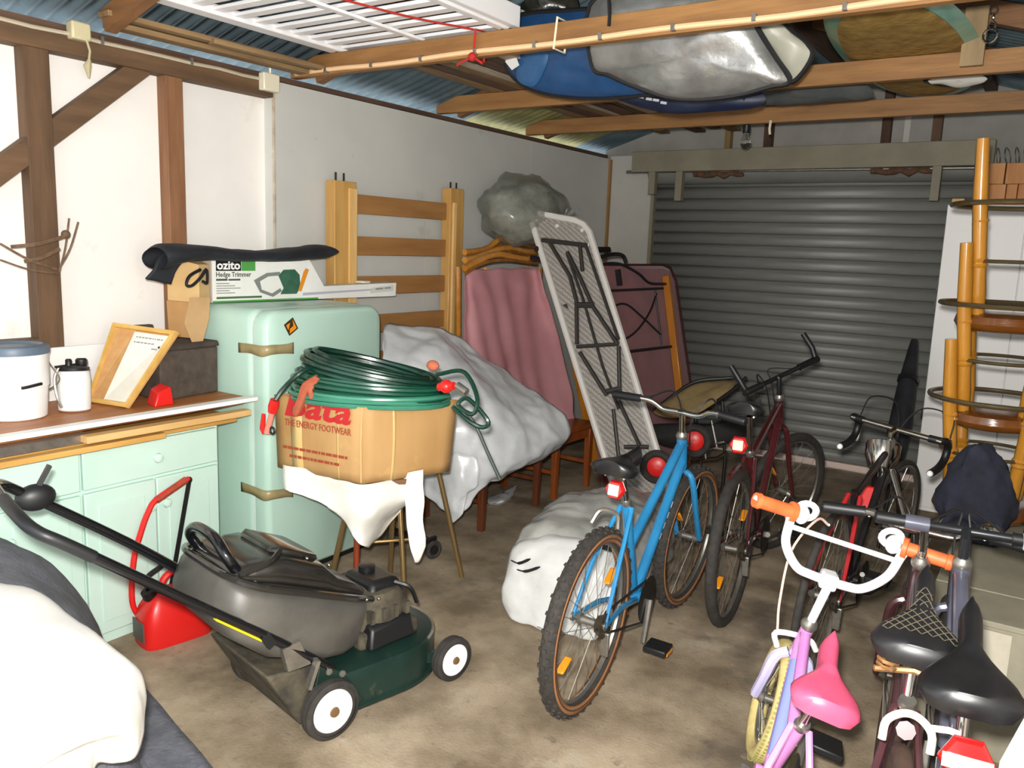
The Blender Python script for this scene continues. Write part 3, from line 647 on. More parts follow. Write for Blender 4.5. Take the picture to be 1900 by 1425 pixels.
# ---- hose coil
m_hose = M('green_hose', '#0f4030', '#15533f', rough=.25, scale=3, coat=.3)
m_hose_l = M('pale_green_hose', '#337a62', '#468f76', rough=.3, scale=3, coat=.2)
m_hose_d = M('dark_green_hose', '#0b2c21', '#123f31', rough=.25, scale=3, coat=.3)
hc = (bl + br + bm + bb) / 4; hc.z = ZS + hb - .015; hc += (br - bl).normalized() * .03
t_ = Thing('garden_hose', 'coiled green garden hose with red fittings heaped over the carton', 'garden hose', V((hc.x, hc.y, hc.z)))
ax = (br - bl).normalized(); ay = V((-ax.y, ax.x, 0))
random.seed(11)
def coil(n0, n1, z0, z1, ra, rb, mat, name, tilt, r=.011):
    pts = []
    tot = 26 * (n1 - n0)
    for i in range(tot):
        t = i / 26 * 2 * pi; f = i / tot; w = 1 + .10 * sin(t * .37 + n0) + .05 * noise.noise(V((i * .09, n0, 0)))
        p = hc + ax * (ra * w * cos(t)) + ay * (rb * w * sin(t)) + V((0, 0, z0 + (z1 - z0) * f + tilt * cos(t) + .012 * noise.noise(V((i * .13, 4, n0)))))
        pts.append(p)
    t_.part(name, MB().tube(pts, r, 7), mat)
coil(0, 6, .005, .05, .32, .20, m_hose_l, 'lower_coils', -.008, .0105)
coil(0, 8, .04, .115, .31, .19, m_hose, 'middle_coils', -.025, .011)
coil(0, 8, .10, .165, .27, .17, m_hose_d, 'upper_coils', -.055, .0125)
nx = ax * .1
pL = P(540, 700, y=hc.y - .2)
t_.part('hose_end', MB().tube([P(600, 676, y=2.47), P(560, 690, y=2.35), P(527, 720, y=2.30), P(511, 742, y=2.27)], .011, 8, sub=16), m_hose_d)
g0 = P(510, 742, y=2.27); g1 = P(505, 765, y=2.27)
t_.part('hose_connector', MB().tube([g0, g0.lerp(g1, .5), g1], [.02, .023, .018], 12), m_red)
t_.part('nozzle_barrel', MB().tube([g1, P(500, 785, y=2.27), P(496, 803, y=2.27)], [.012, .012, .016], 10), M('nozzle_pink', '#e08a78', rough=.4))
t_.part('nozzle_trigger', MB().tube([P(489, 768, y=2.27), P(487, 795, y=2.27), P(490, 805, y=2.27)], [.008, .012, .008], 8), m_red)
t_.part('nozzle_ring', MB().torus(P(505, 799, y=2.27), .014, .005, V((0, 1, 0)), 14, 6), m_black)
t_.part('loose_loop', MB().tube([P(810, 695, y=2.55), P(860, 690, y=2.57), P(885, 735, y=2.53), P(878, 768, y=2.51), P(850, 752, y=2.51), P(868, 740, y=2.52), P(905, 780, y=2.53), P(895, 793, y=2.53), P(868, 780, y=2.51), P(840, 755, y=2.51)], .009, 7, sub=50), m_hose_d)
t_.part('dangling_end', MB().tube([P(850, 750, y=2.52), P(880, 785, y=2.53), P(905, 840, y=2.55), P(928, 890, y=2.57)], .007, 7, sub=16), M('dark_hose_end', '#2f3a34', rough=.5))
t_.part('red_tap_fitting', MB().sph(P(828, 717, y=2.41), .026, 12, 8).tube([P(815, 718, y=2.41), P(842, 716, y=2.41)], .016, 10), m_red)
t_.part('brass_fitting', MB().tube([P(848, 715, y=2.41), P(866, 728, y=2.41)], .015, 10), m_steel)
m_rag = M('rusty_rag', '#a9543a', '#bf6b4c', rough=.8, scale=12)
t_.part('rope_tie', MB().tube([P(590, 702, y=2.38), P(570, 715, y=2.36), P(562, 735, y=2.35), P(548, 770, y=2.34)], [.018, .022, .02, .012], 8, sub=12).tube([P(590, 700, y=2.38), P(575, 722, y=2.36), P(580, 740, y=2.36)], .014, 8), m_rag)
t_.part('rope_end', MB().sph(P(803, 678, y=2.61), (.03, .02, .022), 10, 8), m_rag)

# ================================================================== pine bed end against the lining
w_pine = wood('pine_z', '#bb8c48', '#d0a460', 'z', .45, coat=.2)
w_slat = wood('pine_slat_y', '#976a3c', '#ad7e4a', 'y', .5)
t_ = Thing('pine_bed_end', 'tall pine bed end with horizontal slats standing against the grey wall', 'bed frame', (.09, 3.8, 0))
for y0, y1 in ((3.22, 3.385), (4.22, 4.36)):
    t_.part('post', MB().box((.06, y0, 0), (.13, y1, 1.915 if y0 < 4 else 1.95)), w_pine, bevel=.004)
    for dy in (.04, .1): t_.part('bolt', MB().tube([(.095, y0 + dy, 1.9), (.095, y0 + dy, 1.96 if y0 < 4 else 1.99)], .006, 6), m_darkm)
    t_.part('post_face', MB().box((.13, y0 + .02, .0), (.145, y1 - .09, 1.86)) if y0 > 4 else MB().box((.13, y0 + .1, 0), (.14, y1 - .005, 1.88)), wood('pine_pale_z', '#dcae66', '#ecc688', 'z', .45), bevel=.002)
for za in (1.855, 1.625, 1.40, 1.175, .955, .72, .5):
    t_.part('slat', MB().box((.075, 3.385, za - .105), (.1, 4.22, za)), w_slat, bevel=.003)

# ================================================================== furniture under the plastic drop sheet
w_dk = wood('dark_stain_z', '#4a2414', '#6d3a20', 'z', .4, coat=.3)
w_dk2 = wood('red_stain_z', '#7a3a18', '#96501f', 'z', .4, coat=.3)
def chair(loc, rz, label, seat_z=.44, hb_=.95, mat=w_dk, wy=.2):
    mt = Matrix.Translation(V(loc)) @ Matrix.Rotation(rz, 4, 'Z')
    t = Thing('dining_chair', label, 'chair', mtx=mt, group='dark dining chairs under the plastic sheet')
    for sx, sy in ((-1, -1), (1, -1), (-1, 1), (1, 1)):
        z1 = hb_ if sx < 0 else seat_z
        t.part('leg', MB().hexa([(sx * .2 - .018, sy * wy - .018, 0), (sx * .2 + .018, sy * wy - .018, 0), (sx * .2 + .018, sy * wy + .018, 0), (sx * .2 - .018, sy * wy + .018, 0)],
                                [(sx * .2 - .022 - (.05 if sx < 0 else 0), sy * wy - .022, z1), (sx * .2 + .022 - (.05 if sx < 0 else 0), sy * wy - .022, z1), (sx * .2 + .022 - (.05 if sx < 0 else 0), sy * wy + .022, z1), (sx * .2 - .022 - (.05 if sx < 0 else 0), sy * wy + .022, z1)]), mat, bevel=.003)
    t.part('seat', MB().box((-.22, -wy - .025, seat_z - .03), (.23, wy + .025, seat_z + .015)), mat, bevel=.01)
    for sy in (-1, 1): t.part('stretcher', MB().box((-.19, sy * wy - .01, .16), (.19, sy * wy + .01, .185)), mat)
    t.part('seat_rail', MB().box((.19, -wy + .01, seat_z - .09), (.21, wy - .01, seat_z - .03)), mat)
    if hb_ > .6:
     for za in (.62, .76, .9): t.part('back_slat', MB().box((-.252, -wy, za - .05), (-.235, wy, za)), mat, bevel=.003)
    return t
chair((.64, 3.955, 0), 0.02, 'dark stained dining chair whose square legs show below the plastic sheet', mat=w_dk, wy=.3)
chair((.66, 4.66, 0), -.05, 'low red brown wooden chair behind the sheeted one, beside the leaning timber post', mat=w_dk2, hb_=.44)
m_sheet = M('plastic_drop_sheet', '#c3c6c9', '#d6d8da', rough=.3, scale=5, bump=.35, bscale=14, spec=.6)
R0 = [P(712, 640, y=3.35), P(720, 606, y=3.5), P(780, 603, y=3.65), P(835, 616, y=3.8), P(868, 640, y=3.95)]
R1 = [P(716, 700, y=3.3), P(765, 660, y=3.4), P(830, 650, y=3.6), P(905, 690, y=3.85), P(960, 705, y=4.1)]
R2 = [P(735, 770, y=3.3), P(800, 730, y=3.35), P(880, 735, y=3.5), P(970, 760, y=3.85), P(1042, 765, y=4.15)]
R3 = [P(760, 860, y=3.33), P(830, 820, y=3.35), P(900, 815, y=3.48), P(985, 820, y=3.75), P(1060, 800, y=4.15)]
R4 = [P(775, 900, y=3.36), P(838, 890, y=3.40), P(905, 875, y=3.50), P(975, 862, y=3.72), P(1040, 822, y=4.1)]
R5 = [P(782, 912, y=3.37), P(842, 955, y=3.42), P(898, 908, y=3.52), P(955, 880, y=3.72), P(1035, 826, y=4.1)]
t_ = Thing('plastic_drop_sheet', 'crumpled clear grey plastic sheet thrown over the dark dining chair', 'plastic sheet', (.6, 3.8, .1))
t_.part('sheet', MB().loft([R0, R1, R2, R3, R4, R5], 60, 60, amp=.03, sc=5, fine=.012), m_sheet, solid=.004)
t_.part('hanging_end', MB().loft([[P(822, 850, y=3.36), P(850, 840, y=3.36), P(885, 850, y=3.42)], [P(822, 905, y=3.33), P(848, 905, y=3.33), P(885, 900, y=3.4)], [P(825, 940, y=3.33), P(842, 940, y=3.33), P(870, 915, y=3.38)], [P(832, 968, y=3.35), P(842, 970, y=3.35), P(858, 950, y=3.36)]], 18, 24, amp=.015, sc=9, fine=.006), m_sheet, solid=.004)
single('crumpled_plastic_scrap', MB().loft([[P(905, 925, z=.0) + V((0, 0, .01)), P(930, 915, z=0.05), P(958, 905, z=0) + V((0, 0, .02))], [P(905, 935, z=.0) + V((0, 0, .01)), P(930, 930, z=0.06), P(955, 918, z=0) + V((0, 0, .02))], [P(915, 938, z=.0) + V((0, 0, .005)), P(930, 938, z=0.0) + V((0, 0, .006)), P(945, 930, z=0) + V((0, 0, .005))]], 14, 14, amp=.012, sc=20), m_sheet, 'crumpled white plastic scrap on the floor behind the dark chair leg', 'plastic', solid=.004)
# caster wheel of a low trolley
cc = P(797, 1022, y=3.16)
t_ = Thing('castor_trolley', 'low dark steel trolley bar with a rubber castor behind the white cloth', 'trolley', (cc.x, 3.25, 0))
t_.part('castor_wheel', MB().torus((.905, 3.16, .05), .036, .014, V((1, -.25, 0)), 24, 8), m_rubber)
t_.part('castor_hub', MB().lathe([(.005, -.012), (.024, -.012), (.024, .012), (.005, .012)], 16, TA((.905, 3.16, .05), (1, -.25, 0))), m_darkm)
t_.part('fork', MB().box((.885, 3.13, .05), (.9, 3.19, .115)), m_darkm)
t_.part('base_bar', MB().box((.62, 3.14, .075), (.9, 3.18, .1)), m_darkm)
t_.part('castor_wheel', MB().torus((.64, 3.16, .05), .036, .014, V((1, -.25, 0)), 24, 8), m_rubber)

# ================================================================== stack of bed parts in the corner
m_mar = M('maroon_velour', '#7a3236', '#8e4044', rough=.85, scale=6, sheen=.4)
m_pink = M('pink_sheet', '#b0777c', '#bd868a', rough=.8, scale=3, bump=.06, bscale=20)
m_iro = M('wrought_iron', '#171517', rough=.5)
m_gold = M('cane_gold', '#b5762a', '#d08f3c', rough=.2, scale=8, coat=.6)
# maroon upholstered bed base leaning towards the wall
def mar(y, z, off=0): return V((.83 + (1.5 - z) * .21 + off, y, z))
ol = [mar(4.85, .0), mar(6.22, .0), mar(6.24, .4), mar(6.2, 1.38), mar(6.12, 1.48), mar(6.0, 1.5), mar(4.95, 1.5), mar(4.85, 1.42)]
t_ = Thing('maroon_upholstered_base', 'dark maroon velour covered bed base standing on its side by the roller door', 'bed base', (1.0, 5.5, 0))
nn = V((1, 0, .21)).normalized(); k = len(ol)
t_.part('padded_panel', MB().add([p for p in ol] + [p - nn * .16 for p in ol], [tuple(range(k)), tuple(range(2 * k - 1, k - 1, -1))] + [(i, (i + 1) % k, k + (i + 1) % k, k + i) for i in range(k)]), m_mar, bevel=.03)
t_.part('piping', MB().tube([p + nn * .002 for p in ol[1:]], .008, 6), M('maroon_piping', '#4a1419', rough=.8))
# iron and timber bed end leaning on it
def be(px, py, o=.035):
    d = ray(px, py); A = CAM - V((.83 + .21 * 1.5 + o, 0, 0))            # plane x + .21 z = c
    n_ = V((1, 0, .21)); c_ = .83 + .21 * 1.5 + o
    return CAM + d * ((c_ - n_.dot(CAM)) / n_.dot(d))
w_orange = wood('orange_timber_z', '#b06a1c', '#c98430', 'z', .35, coat=.3)
t_ = Thing('iron_scroll_bed_end', 'bed end of orange timber posts joined by black wrought iron scrolls', 'bed frame', (1.05, 5.4, 0))
pr_ = be(1236, 512), be(1262, 735); d_ = (pr_[1] - pr_[0]).normalized(); z0 = pr_[0] + d_ * (pr_[0].z / -d_.z)
t_.part('post', MB().bar(pr_[0], z0, .055, .04, up=V((0, 1, 0))), w_orange, bevel=.004)
pl_ = be(1100, 512), be(1150, 800); d_ = (pl_[1] - pl_[0]).normalized(); z0 = pl_[0] + d_ * (pl_[0].z / -d_.z)
t_.part('post', MB().bar(pl_[0], z0, .055, .04, up=V((0, 1, 0))), w_orange, bevel=.004)
for pts, r in (([(1120, 540), (1230, 535)], .009), ([(1128, 657), (1245, 643)], .011), ([(1120, 560), (1121, 650)], .007), ([(1215, 538), (1228, 640)], .007)):
    t_.part('iron_bar', MB().tube([be(*p) for p in pts], r, 8), m_iro)
t_.part('iron_arch', MB().tube([be(*p) for p in ((1100, 512), (1112, 492), (1150, 490), (1185, 508), (1205, 525), (1235, 527))], .010, 8, sub=24), m_iro)
t_.part('scroll', MB().tube([be(*p) for p in ((1118, 600), (1135, 572), (1160, 564), (1188, 585), (1225, 620))], .007, 8, sub=20).tube([be(*p) for p in ((1130, 622), (1150, 632), (1180, 615), (1205, 580), (1218, 545))], .007, 8, sub=20), m_iro)
t_.part('iron_block', MB().bar(be(1146, 500), be(1150, 530), .03, .03), m_iro)
pp = P(1040, 530, x=.47), P(1104, 845, x=.74); d_ = (pp[1] - pp[0]).normalized(); z0 = pp[0] + d_ * (pp[0].z / -d_.z)
single('orange_timber_post', MB().bar(pp[0], z0, .06, .045, up=V((0, 1, 0))), w_orange, 'orange lacquered timber post leaning between the pink sheet and the ironing board', 'post', bevel=.004)
# black tubular rails behind (thick bars above the maroon)
t_ = Thing('black_tube_bed_rail', 'black bent steel tube frame lying on top of the stacked bed ends', 'bed rail', (.6, 5.4, 1.45))
t_.part('tube_top', MB().tube([P(995, 462, x=.55), P(1060, 464, x=.6), P(1130, 463, x=.7)], .02, 8), m_iro)
t_.part('tube_bent', MB().tube([P(1040, 482, x=.6), P(1100, 480, x=.72), P(1135, 472, x=.78), P(1155, 474, x=.8), P(1162, 488, x=.82)], .014, 8, sub=20), m_iro)
t_.part('rail', MB().tube([P(985, 478, x=.5), P(1050, 490, x=.65)], .016, 8), m_iro)
# cane head boards: wavy lacquered rails
t_ = Thing('cane_bedheads', 'stacked lacquered cane bedheads with wavy golden top rails behind the pink sheet', 'bedhead', (.3, 4.6, 0))
for i, (a, x_) in enumerate((((470, 468, 462, 446, 452, 452, 460), .22), ((485, 480, 472, 464, 462, 468, 470), .30), ((500, 488, 478, 474, 478, 482, 482), .36))):
    pts = [P(862 + j * 22, a[j] - 2, x=x_) for j in range(7)]
    b_ = t_.part('wavy_rail', MB().tube(pts, .021, 10, sub=30), m_gold)
    pts2 = [p + V((.01, 0, -.03 + .008 * sin(j * 1.7))) for j, p in enumerate(pts)]
    t_.part('lower_rail', MB().tube(pts2, .013, 10, sub=30), M('cane_brown', '#7a4b1c', '#96622a', rough=.2, scale=8, coat=.6))
for x_, y_ in ((.22, 4.2), (.22, 5.0), (.30, 4.25), (.3, 5.05), (.36, 4.3), (.36, 4.95)): t_.part('upright', MB().tube([(x_ + .05, y_, 0), (x_, y_, 1.46)], .018, 8), m_gold)
# pink sheet
def pk(px, py, x): return P(px, py, x=x)
t_ = single('pink_bed_sheet', MB().loft([[pk(862, 520, .34), pk(875, 503, .37), pk(930, 498, .39), pk(985, 496, .42), pk(1004, 500, .5)],
    [pk(862, 560, .36), pk(880, 550, .42), pk(935, 550, .44), pk(990, 550, .47), pk(1018, 560, .56)],
    [pk(862, 640, .40), pk(885, 640, .48), pk(945, 640, .5), pk(1005, 645, .54), pk(1042, 650, .62)],
    [pk(880, 720, .46), pk(910, 720, .55), pk(965, 725, .57), pk(1020, 730, .62), pk(1062, 735, .70)],
    [pk(900, 790, .55), pk(930, 790, .64), pk(985, 790, .66), pk(1035, 792, .7), pk(1072, 790, .78)]], 70, 40, amp=.012, sc=7), m_pink, 'dusty pink bed sheet hanging in vertical folds over the stacked bedheads', 'sheet', solid=.004)
me = t_.data
for v in me.vertices:                      # vertical folds
    v.co.x += .006 * sin((v.co.y * 34) + 2.0 * sin(v.co.z * 2 + v.co.y * 3)) * (1 if v.co.z < .95 else .35)
# bag of bedding wrapped in grey plastic on top
bc = P(972, 392, x=.32)
t_ = Thing('plastic_bedding_bag', 'round bundle wrapped in a shiny grey green plastic bag on top of the bedheads', 'plastic bag', (bc.x, bc.y, bc.z - .24))
mb = MB(); mb.sph((0, 0, 0), 1, 40, 28)
mb.v = [V((bc.x + .26 * p[0], bc.y + .38 * p[1], bc.z + .235 * p[2] * (1 - .16 * p[1]))) + .04 * noise.noise_vector(V(p) * 2.1) + .014 * noise.noise_vector(V(p) * 7) for p in mb.v]
t_.part('bag_film', mb, M('bag_film', '#8e9187', '#a5a89c', rough=.12, scale=6, bump=.9, bscale=11, alpha=.5, coat=.8), ang=80)
mb = MB(); mb.sph((0, 0, 0), 1, 24, 16); mb.v = [V((bc.x + .21 * p[0], bc.y + .32 * p[1], bc.z - .01 + .195 * p[2])) + .05 * noise.noise_vector(V(p) * 2.6 + V((3, 0, 0))) for p in mb.v]
t_.part('bundle', mb, M('bundle_cloth', '#2f2e29', '#9b9c8e', rough=.9, scale=4.5, lo=.4, hi=.6))
t_.part('tied_neck', MB().tube([V((bc.x + .16, bc.y + .2, bc.z - .1)), V((bc.x + .2, bc.y + .24, bc.z - .02)), V((bc.x + .24, bc.y + .26, bc.z + .02))], [.04, .015, .03], 8), MATS['bag_film'])

# ================================================================== ironing board, underside to the room
TLi, TRi, BLi, BRi = P(983, 398, y=4.66), P(1090, 418, y=4.73), P(1132, 880, y=4.38), P(1232, 878, y=4.45)
def ib(a, b, o=0):
    p = TLi * (1 - a) * (1 - b) + TRi * a * (1 - b) + BRi * a * b + BLi * (1 - a) * b
    return p + NI * o
NI = (TRi - TLi).cross(BLi - TLi).normalized(); NI = NI if NI.dot(CAM - TLi) > 0 else -NI
tz = TLi + (BLi - TLi) * ((TLi.z - 0.02) / (TLi.z - BLi.z)); ext = (TLi.z - .03) / (TLi.z - BLi.z)
t_ = Thing('ironing_board', 'ironing board leaning with its white mesh underside and folded black legs showing', 'ironing board', (tz.x, tz.y, 0))
m_ib = M('ironing_white', '#d4d0ca', rough=.4)
mm = bpy.data.materials.new('ironing_mesh'); mm.use_nodes = True; nt = mm.node_tree; bs = nt.nodes['Principled BSDF']; bs.inputs['Roughness'].default_value = .5
tc = nt.nodes.new('ShaderNodeTexCoord'); vo = nt.nodes.new('ShaderNodeTexVoronoi'); vo.inputs['Scale'].default_value = 120; vo.inputs['Randomness'].default_value = .15
nt.links.new(tc.outputs['Object'], vo.inputs['Vector']); rp = nt.nodes.new('ShaderNodeValToRGB'); rp.color_ramp.elements[0].position = .42; rp.color_ramp.elements[1].position = .5
rp.color_ramp.elements[0].color = lin('#6b6660'); rp.color_ramp.elements[1].color = lin('#a8a199'); nt.links.new(vo.outputs['Distance'], rp.inputs[0]); nt.links.new(rp.outputs[0], bs.inputs['Base Color'])
outl = [(.06, 0), (.2, -.012), (.8, -.012), (.94, 0), (1, .03), (1, ext), (0, ext), (0, .03)]
k = len(outl)
t_.part('mesh_top', MB().add([ib(a, b, 0) for a, b in outl] + [ib(a, b, -.012) for a, b in outl], [tuple(range(k)), tuple(range(2 * k - 1, k - 1, -1))] + [(i, (i + 1) % k, k + (i + 1) % k, k + i) for i in range(k)]), mm, smooth=False)
t_.part('rim', MB().tube([ib(a, b, .004) for a, b in outl], .022, 8, closed=True), m_ib)
t_.part('end_plate', MB().add([ib(a, b, .006) for a, b in ((.12, .02), (.88, .02), (.9, .09), (.1, .09))] + [ib(a, b, .012) for a, b in ((.12, .02), (.88, .02), (.9, .09), (.1, .09))], [(0, 1, 2, 3), (4, 5, 6, 7), (0, 1, 5, 4), (1, 2, 6, 5), (2, 3, 7, 6), (3, 0, 4, 7)]), mm, smooth=False)
for a, b in ((.1, .02), (.88, .03), (.9, .09), (.45, .03)): t_.part('corner_rivet', MB().sph(ib(a, b, .012), .014, 10, 6), m_ib)
def px_ib(px, py):
    d = ray(px, py); return CAM + d * ((TLi - CAM).dot(NI) / d.dot(NI)) + NI * .03
m_leg = M('ironing_legs', '#2e2a27', rough=.5)
for pts, r, nm in (([(1008, 448), (1092, 458)], .011, 'cross_bar'), ([(1022, 452), (1060, 515), (1072, 560), (1073, 640)], .010, 'leg_tube'), ([(1055, 470), (1080, 520), (1102, 570), (1148, 640)], .010, 'leg_tube'),
        ([(1078, 455), (1083, 505)], .010, 'stay'), ([(1090, 460), (1150, 632)], .008, 'stay'), ([(1072, 568), (1104, 568)], .014, 'foot_bar'), ([(1072, 645), (1150, 640)], .009, 'cross_bar'),
        ([(1055, 475), (1085, 560), (1120, 680), (1150, 760)], .007, 'stay'), ([(1078, 655), (1128, 735)], .010, 'leg_tube'), ([(1150, 645), (1152, 735)], .010, 'leg_tube'), ([(1128, 728), (1155, 722)], .013, 'foot_bar'), ([(1140, 760), (1150, 850)], .009, 'stay'), ([(1150, 745), (1190, 830)], .009, 'stay'), ([(1160, 830), (1205, 830)], .01, 'cross_bar')):
    t_.part(nm, MB().tube([px_ib(*p) for p in pts], r * 1.35, 8), m_leg)
t_.part('latch', MB().prism([(0, -.02), (.035, 0), (0, .02)], 0, .01, Matrix.Translation(px_ib(1056, 571)) @ Matrix((-(TRi - TLi).normalized(), (BLi - TLi).normalized(), NI)).transposed().to_4x4()), m_leg)
# ================================================================== lawn mower
m_dkgreen = M('mower_green', '#10241f', '#172f29', rough=.35, scale=5, spots=[('#5b5647', 6, .62, .5)])
m_cat = M('catcher_plastic', '#4a4844', '#5b5852', rough=.45, scale=6, spots=[('#6f6a5e', 5, .62, .5)])
m_catg = M('catcher_lid', '#1d1c1a', '#2b2926', rough=.2, scale=5, coat=.3, spots=[('#57503f', 4, .6, .5)])
m_dirt = M('dirty_engine', '#2e2a25', '#57503f', rough=.8, scale=14)
MX = Matrix.Translation((1.385, 1.80, 0)) @ Matrix.Rotation(pi / 2 - radians(11.5), 4, 'Z')      # local x forward, y left
t_ = Thing('lawn_mower', 'dark green lawn mower with black grass catcher and white wheel discs', 'lawn mower', mtx=MX)
def wheel(x, y, R, w):
    tw = t_.part('wheel', MB().torus((x, y, R), R - .018, .02, V((0, 1, 0)), 36, 10), m_rubber)
    s_ = -1 if y < 0 else 1
    t_.part('tyre_tread', MB().lathe([(R - .014, -w / 2), (R, -w / 2 + .006), (R, w / 2 - .006), (R - .014, w / 2)], 36, TA((x, y, R), (0, 1, 0)), caps=False), m_rubber, tw)
    t_.part('wheel_disc', MB().lathe([(.004, .001), (R * .22, .004), (R * .25, -.002), (R * .72, -.001), (R * .76, -.008), (R * .76, -.02), (.004, -.02)], 32, TA((x, y + s_ * (w / 2 - .002), R), (0, s_, 0))), m_white, tw)
    t_.part('hub_cap', MB().lathe([(.003, .008), (R * .16, .007), (R * .2, -.004), (R * .2, -.02)], 18, TA((x, y + s_ * (w / 2), R), (0, s_, 0))), M('hub_rust', '#7a5f40', rough=.6, metal=.3), tw)
wheel(0, -.245, .098, .05); wheel(0, .235, .098, .05); wheel(.535, -.225, .082, .046); wheel(.535, .215, .082, .046)
# deck: rounded pan
pts = []
for i in range(33):
    a = -pi / 2 + pi * i / 32; pts.append((.30 + .27 * cos(a), .235 * sin(a)))
pts = [(-.05, -.2), (.05, -.225)] + pts + [(.05, .225), (-.05, .2)]
mb = MB(); k = len(pts); lay = [(1.03, .045), (1.04, .055), (1.0, .062), (1.0, .165), (.97, .182), (.8, .195), (.5, .2)]
vs = []
for s_, z in lay: vs += [(.24 + (x - .24) * s_, y * s_, z) for x, y in pts]
mb.add(vs, [(l * k + i, l * k + (i + 1) % k, (l + 1) * k + (i + 1) % k, (l + 1) * k + i) for l in range(len(lay) - 1) for i in range(k)] + [tuple((len(lay) - 1) * k + i for i in range(k))])
dk = t_.part('deck', mb, m_dkgreen, ang=35)
t_.part('deck_trim', MB().tube([(.24 + (x - .24) * .985, y * .985, .18) for x, y in pts[8:-8]], .006, 6), m_steel, dk)
t_.part('rear_skirt', MB().hexa([(-.08, -.2, .05), (-.02, -.2, .05), (-.02, .2, .05), (-.08, .2, .05)], [(-.2, -.2, .26), (-.03, -.2, .24), (-.03, .2, .24), (-.2, .2, .26)]), m_dirt, bevel=.01)
t_.part('side_plate', MB().hexa([(-.07, -.232, .07), (.14, -.236, .07), (.14, -.225, .07), (-.07, -.222, .07)], [(-.03, -.232, .26), (.06, -.236, .2), (.06, -.225, .2), (-.03, -.222, .26)]), m_dkgreen, bevel=.004)
for x, z in ((.0, .225), (.05, .2)): t_.part('bolt', MB().lathe([(.002, .006), (.011, .005), (.012, 0)], 12, TA((x, -.237, z), (0, -1, 0))), m_steel)
t_.part('height_lever', MB().bar((-.08, -.245, .2), (-.05, -.25, .29), .03, .012), m_steel)
for y in (-.225, .225): t_.part('front_axle_arm', MB().bar((.40, y * .8, .12), (.535, y * .93, .082), .03, .04), m_dkgreen)
t_.part('rear_axle', MB().tube([(0, -.24, .098), (0, .24, .098)], .01, 8), m_darkm)
# engine
t_.part('engine_block', MB().box((.18, -.15, .19), (.44, .15, .25)), m_dirt, bevel=.015)
t_.part('engine_cowl', MB().lathe([(.15, 0), (.155, .02), (.15, .09), (.125, .125), (.06, .135), (.01, .136)], 28, T((.3, 0, .245))), m_dirt)
t_.part('cowl_cover', MB().hexa([(.24, -.12, .33), (.42, -.11, .33), (.42, .1, .33), (.24, .1, .33)], [(.27, -.09, .405), (.39, -.085, .40), (.39, .08, .4), (.27, .08, .405)]), m_black, bevel=.018)
t_.part('engine_front_duct', MB().hexa([(.20, -.185, .2), (.40, -.175, .2), (.40, -.09, .2), (.2, -.09, .2)], [(.22, -.165, .27), (.4, -.155, .28), (.4, -.09, .3), (.22, -.09, .3)]), m_black, bevel=.01)
for i in range(4): t_.part('cooling_fin', MB().box((.22 + .05 * i, -.16, .285), (.235 + .05 * i, -.1, .33)), m_dirt)
t_.part('spark_lead', MB().tube([(.36, -.1, .39), (.40, -.14, .37), (.44, -.13, .30)], .008, 6, sub=10), m_black)
t_.part('fuel_cap', MB().lathe([(.03, 0), (.032, .02), (.02, .024)], 16, T((.33, .03, .40))), m_black)
# handle
hy = .205
hpath = catmull([(.02, -.225, .225), (-.227, -.21, .423), (-.40, -.207, .555), (-.72, -.205, .805), (-.80, -.18, .862), (-.825, -.10, .895), (-.825, .08, .915), (-.795, .17, .90), (-.72, .205, .845), (-.444, .215, .635), (-.2, .225, .43), (.02, .24, .24)], 66)
hd = t_.part('handle', MB().tube(hpath, .0145, 10), m_blackg)
t_.part('grip_sleeve', MB().tube(hpath[17:34], .0165, 10), m_black, hd)
lv = t_.part('throttle_housing', MB().sph((-.70, .205, .835), (.055, .03, .04), 16, 10), m_black, hd)
t_.part('throttle_lever', MB().bar((-.70, .205, .85), (-.66, .20, .925), .02, .012), m_black, hd)
t_.part('yellow_tag', MB().bar((-.36, -hy - .002, .505), (-.22, -hy - .002, .395), .006, .02, up=V((0, 1, 0))), M('yellow_tag', '#e2c714', rough=.4), hd)
t_.part('handle_clamp', MB().bar((-.215, -hy, .385), (-.19, -hy, .40), .045, .05), m_black, hd)
t_.part('handle_bracket', MB().hexa([(-.14, -.23, .27), (-.06, -.23, .27), (-.06, -.205, .27), (-.14, -.205, .27)], [(-.16, -.23, .35), (-.1, -.23, .36), (-.1, -.205, .36), (-.16, -.205, .35)]), m_steel)
t_.part('cable', MB().tube([(-.7, .2, .82), (-.44, .195, .62), (-.2, .2, .415), (-.05, .2, .3), (.2, .1, .3)], .005, 6, sub=20), m_black)
# grass catcher
CT = T((-.02, 0, .30), (0, radians(22), 0))
def sect(x, w, zb, zt, n_=24):
    r_ = []
    for i in range(n_):
        a = 2 * pi * i / n_; e = .42; ca_, sa_ = cos(a), sin(a)
        r_.append(CT @ V((x, w * math.copysign(abs(ca_) ** e, ca_), (zb + zt) / 2 + (zt - zb) / 2 * math.copysign(abs(sa_) ** e, sa_))))
    return r_
def hull(sec):
    mb = MB(); n_ = 24; vs = []
    for s_ in sec: vs += sect(*s_)
    m_ = len(sec)
    return mb.add(vs, [(i * n_ + k_, i * n_ + (k_ + 1) % n_, (i + 1) * n_ + (k_ + 1) % n_, (i + 1) * n_ + k_) for i in range(m_ - 1) for k_ in range(n_)] + [tuple(range(n_ - 1, -1, -1)), tuple((m_ - 1) * n_ + k_ for k_ in range(n_))])
ca2 = t_.part('catcher_tub', hull([(-.37, .13, .07, .17), (-.355, .18, .035, .17), (-.30, .215, -.01, .17), (-.15, .215, -.06, .17), (.05, .205, -.06, .17), (.15, .17, -.05, .165), (.195, .15, -.03, .16)]), m_cat, ang=50)
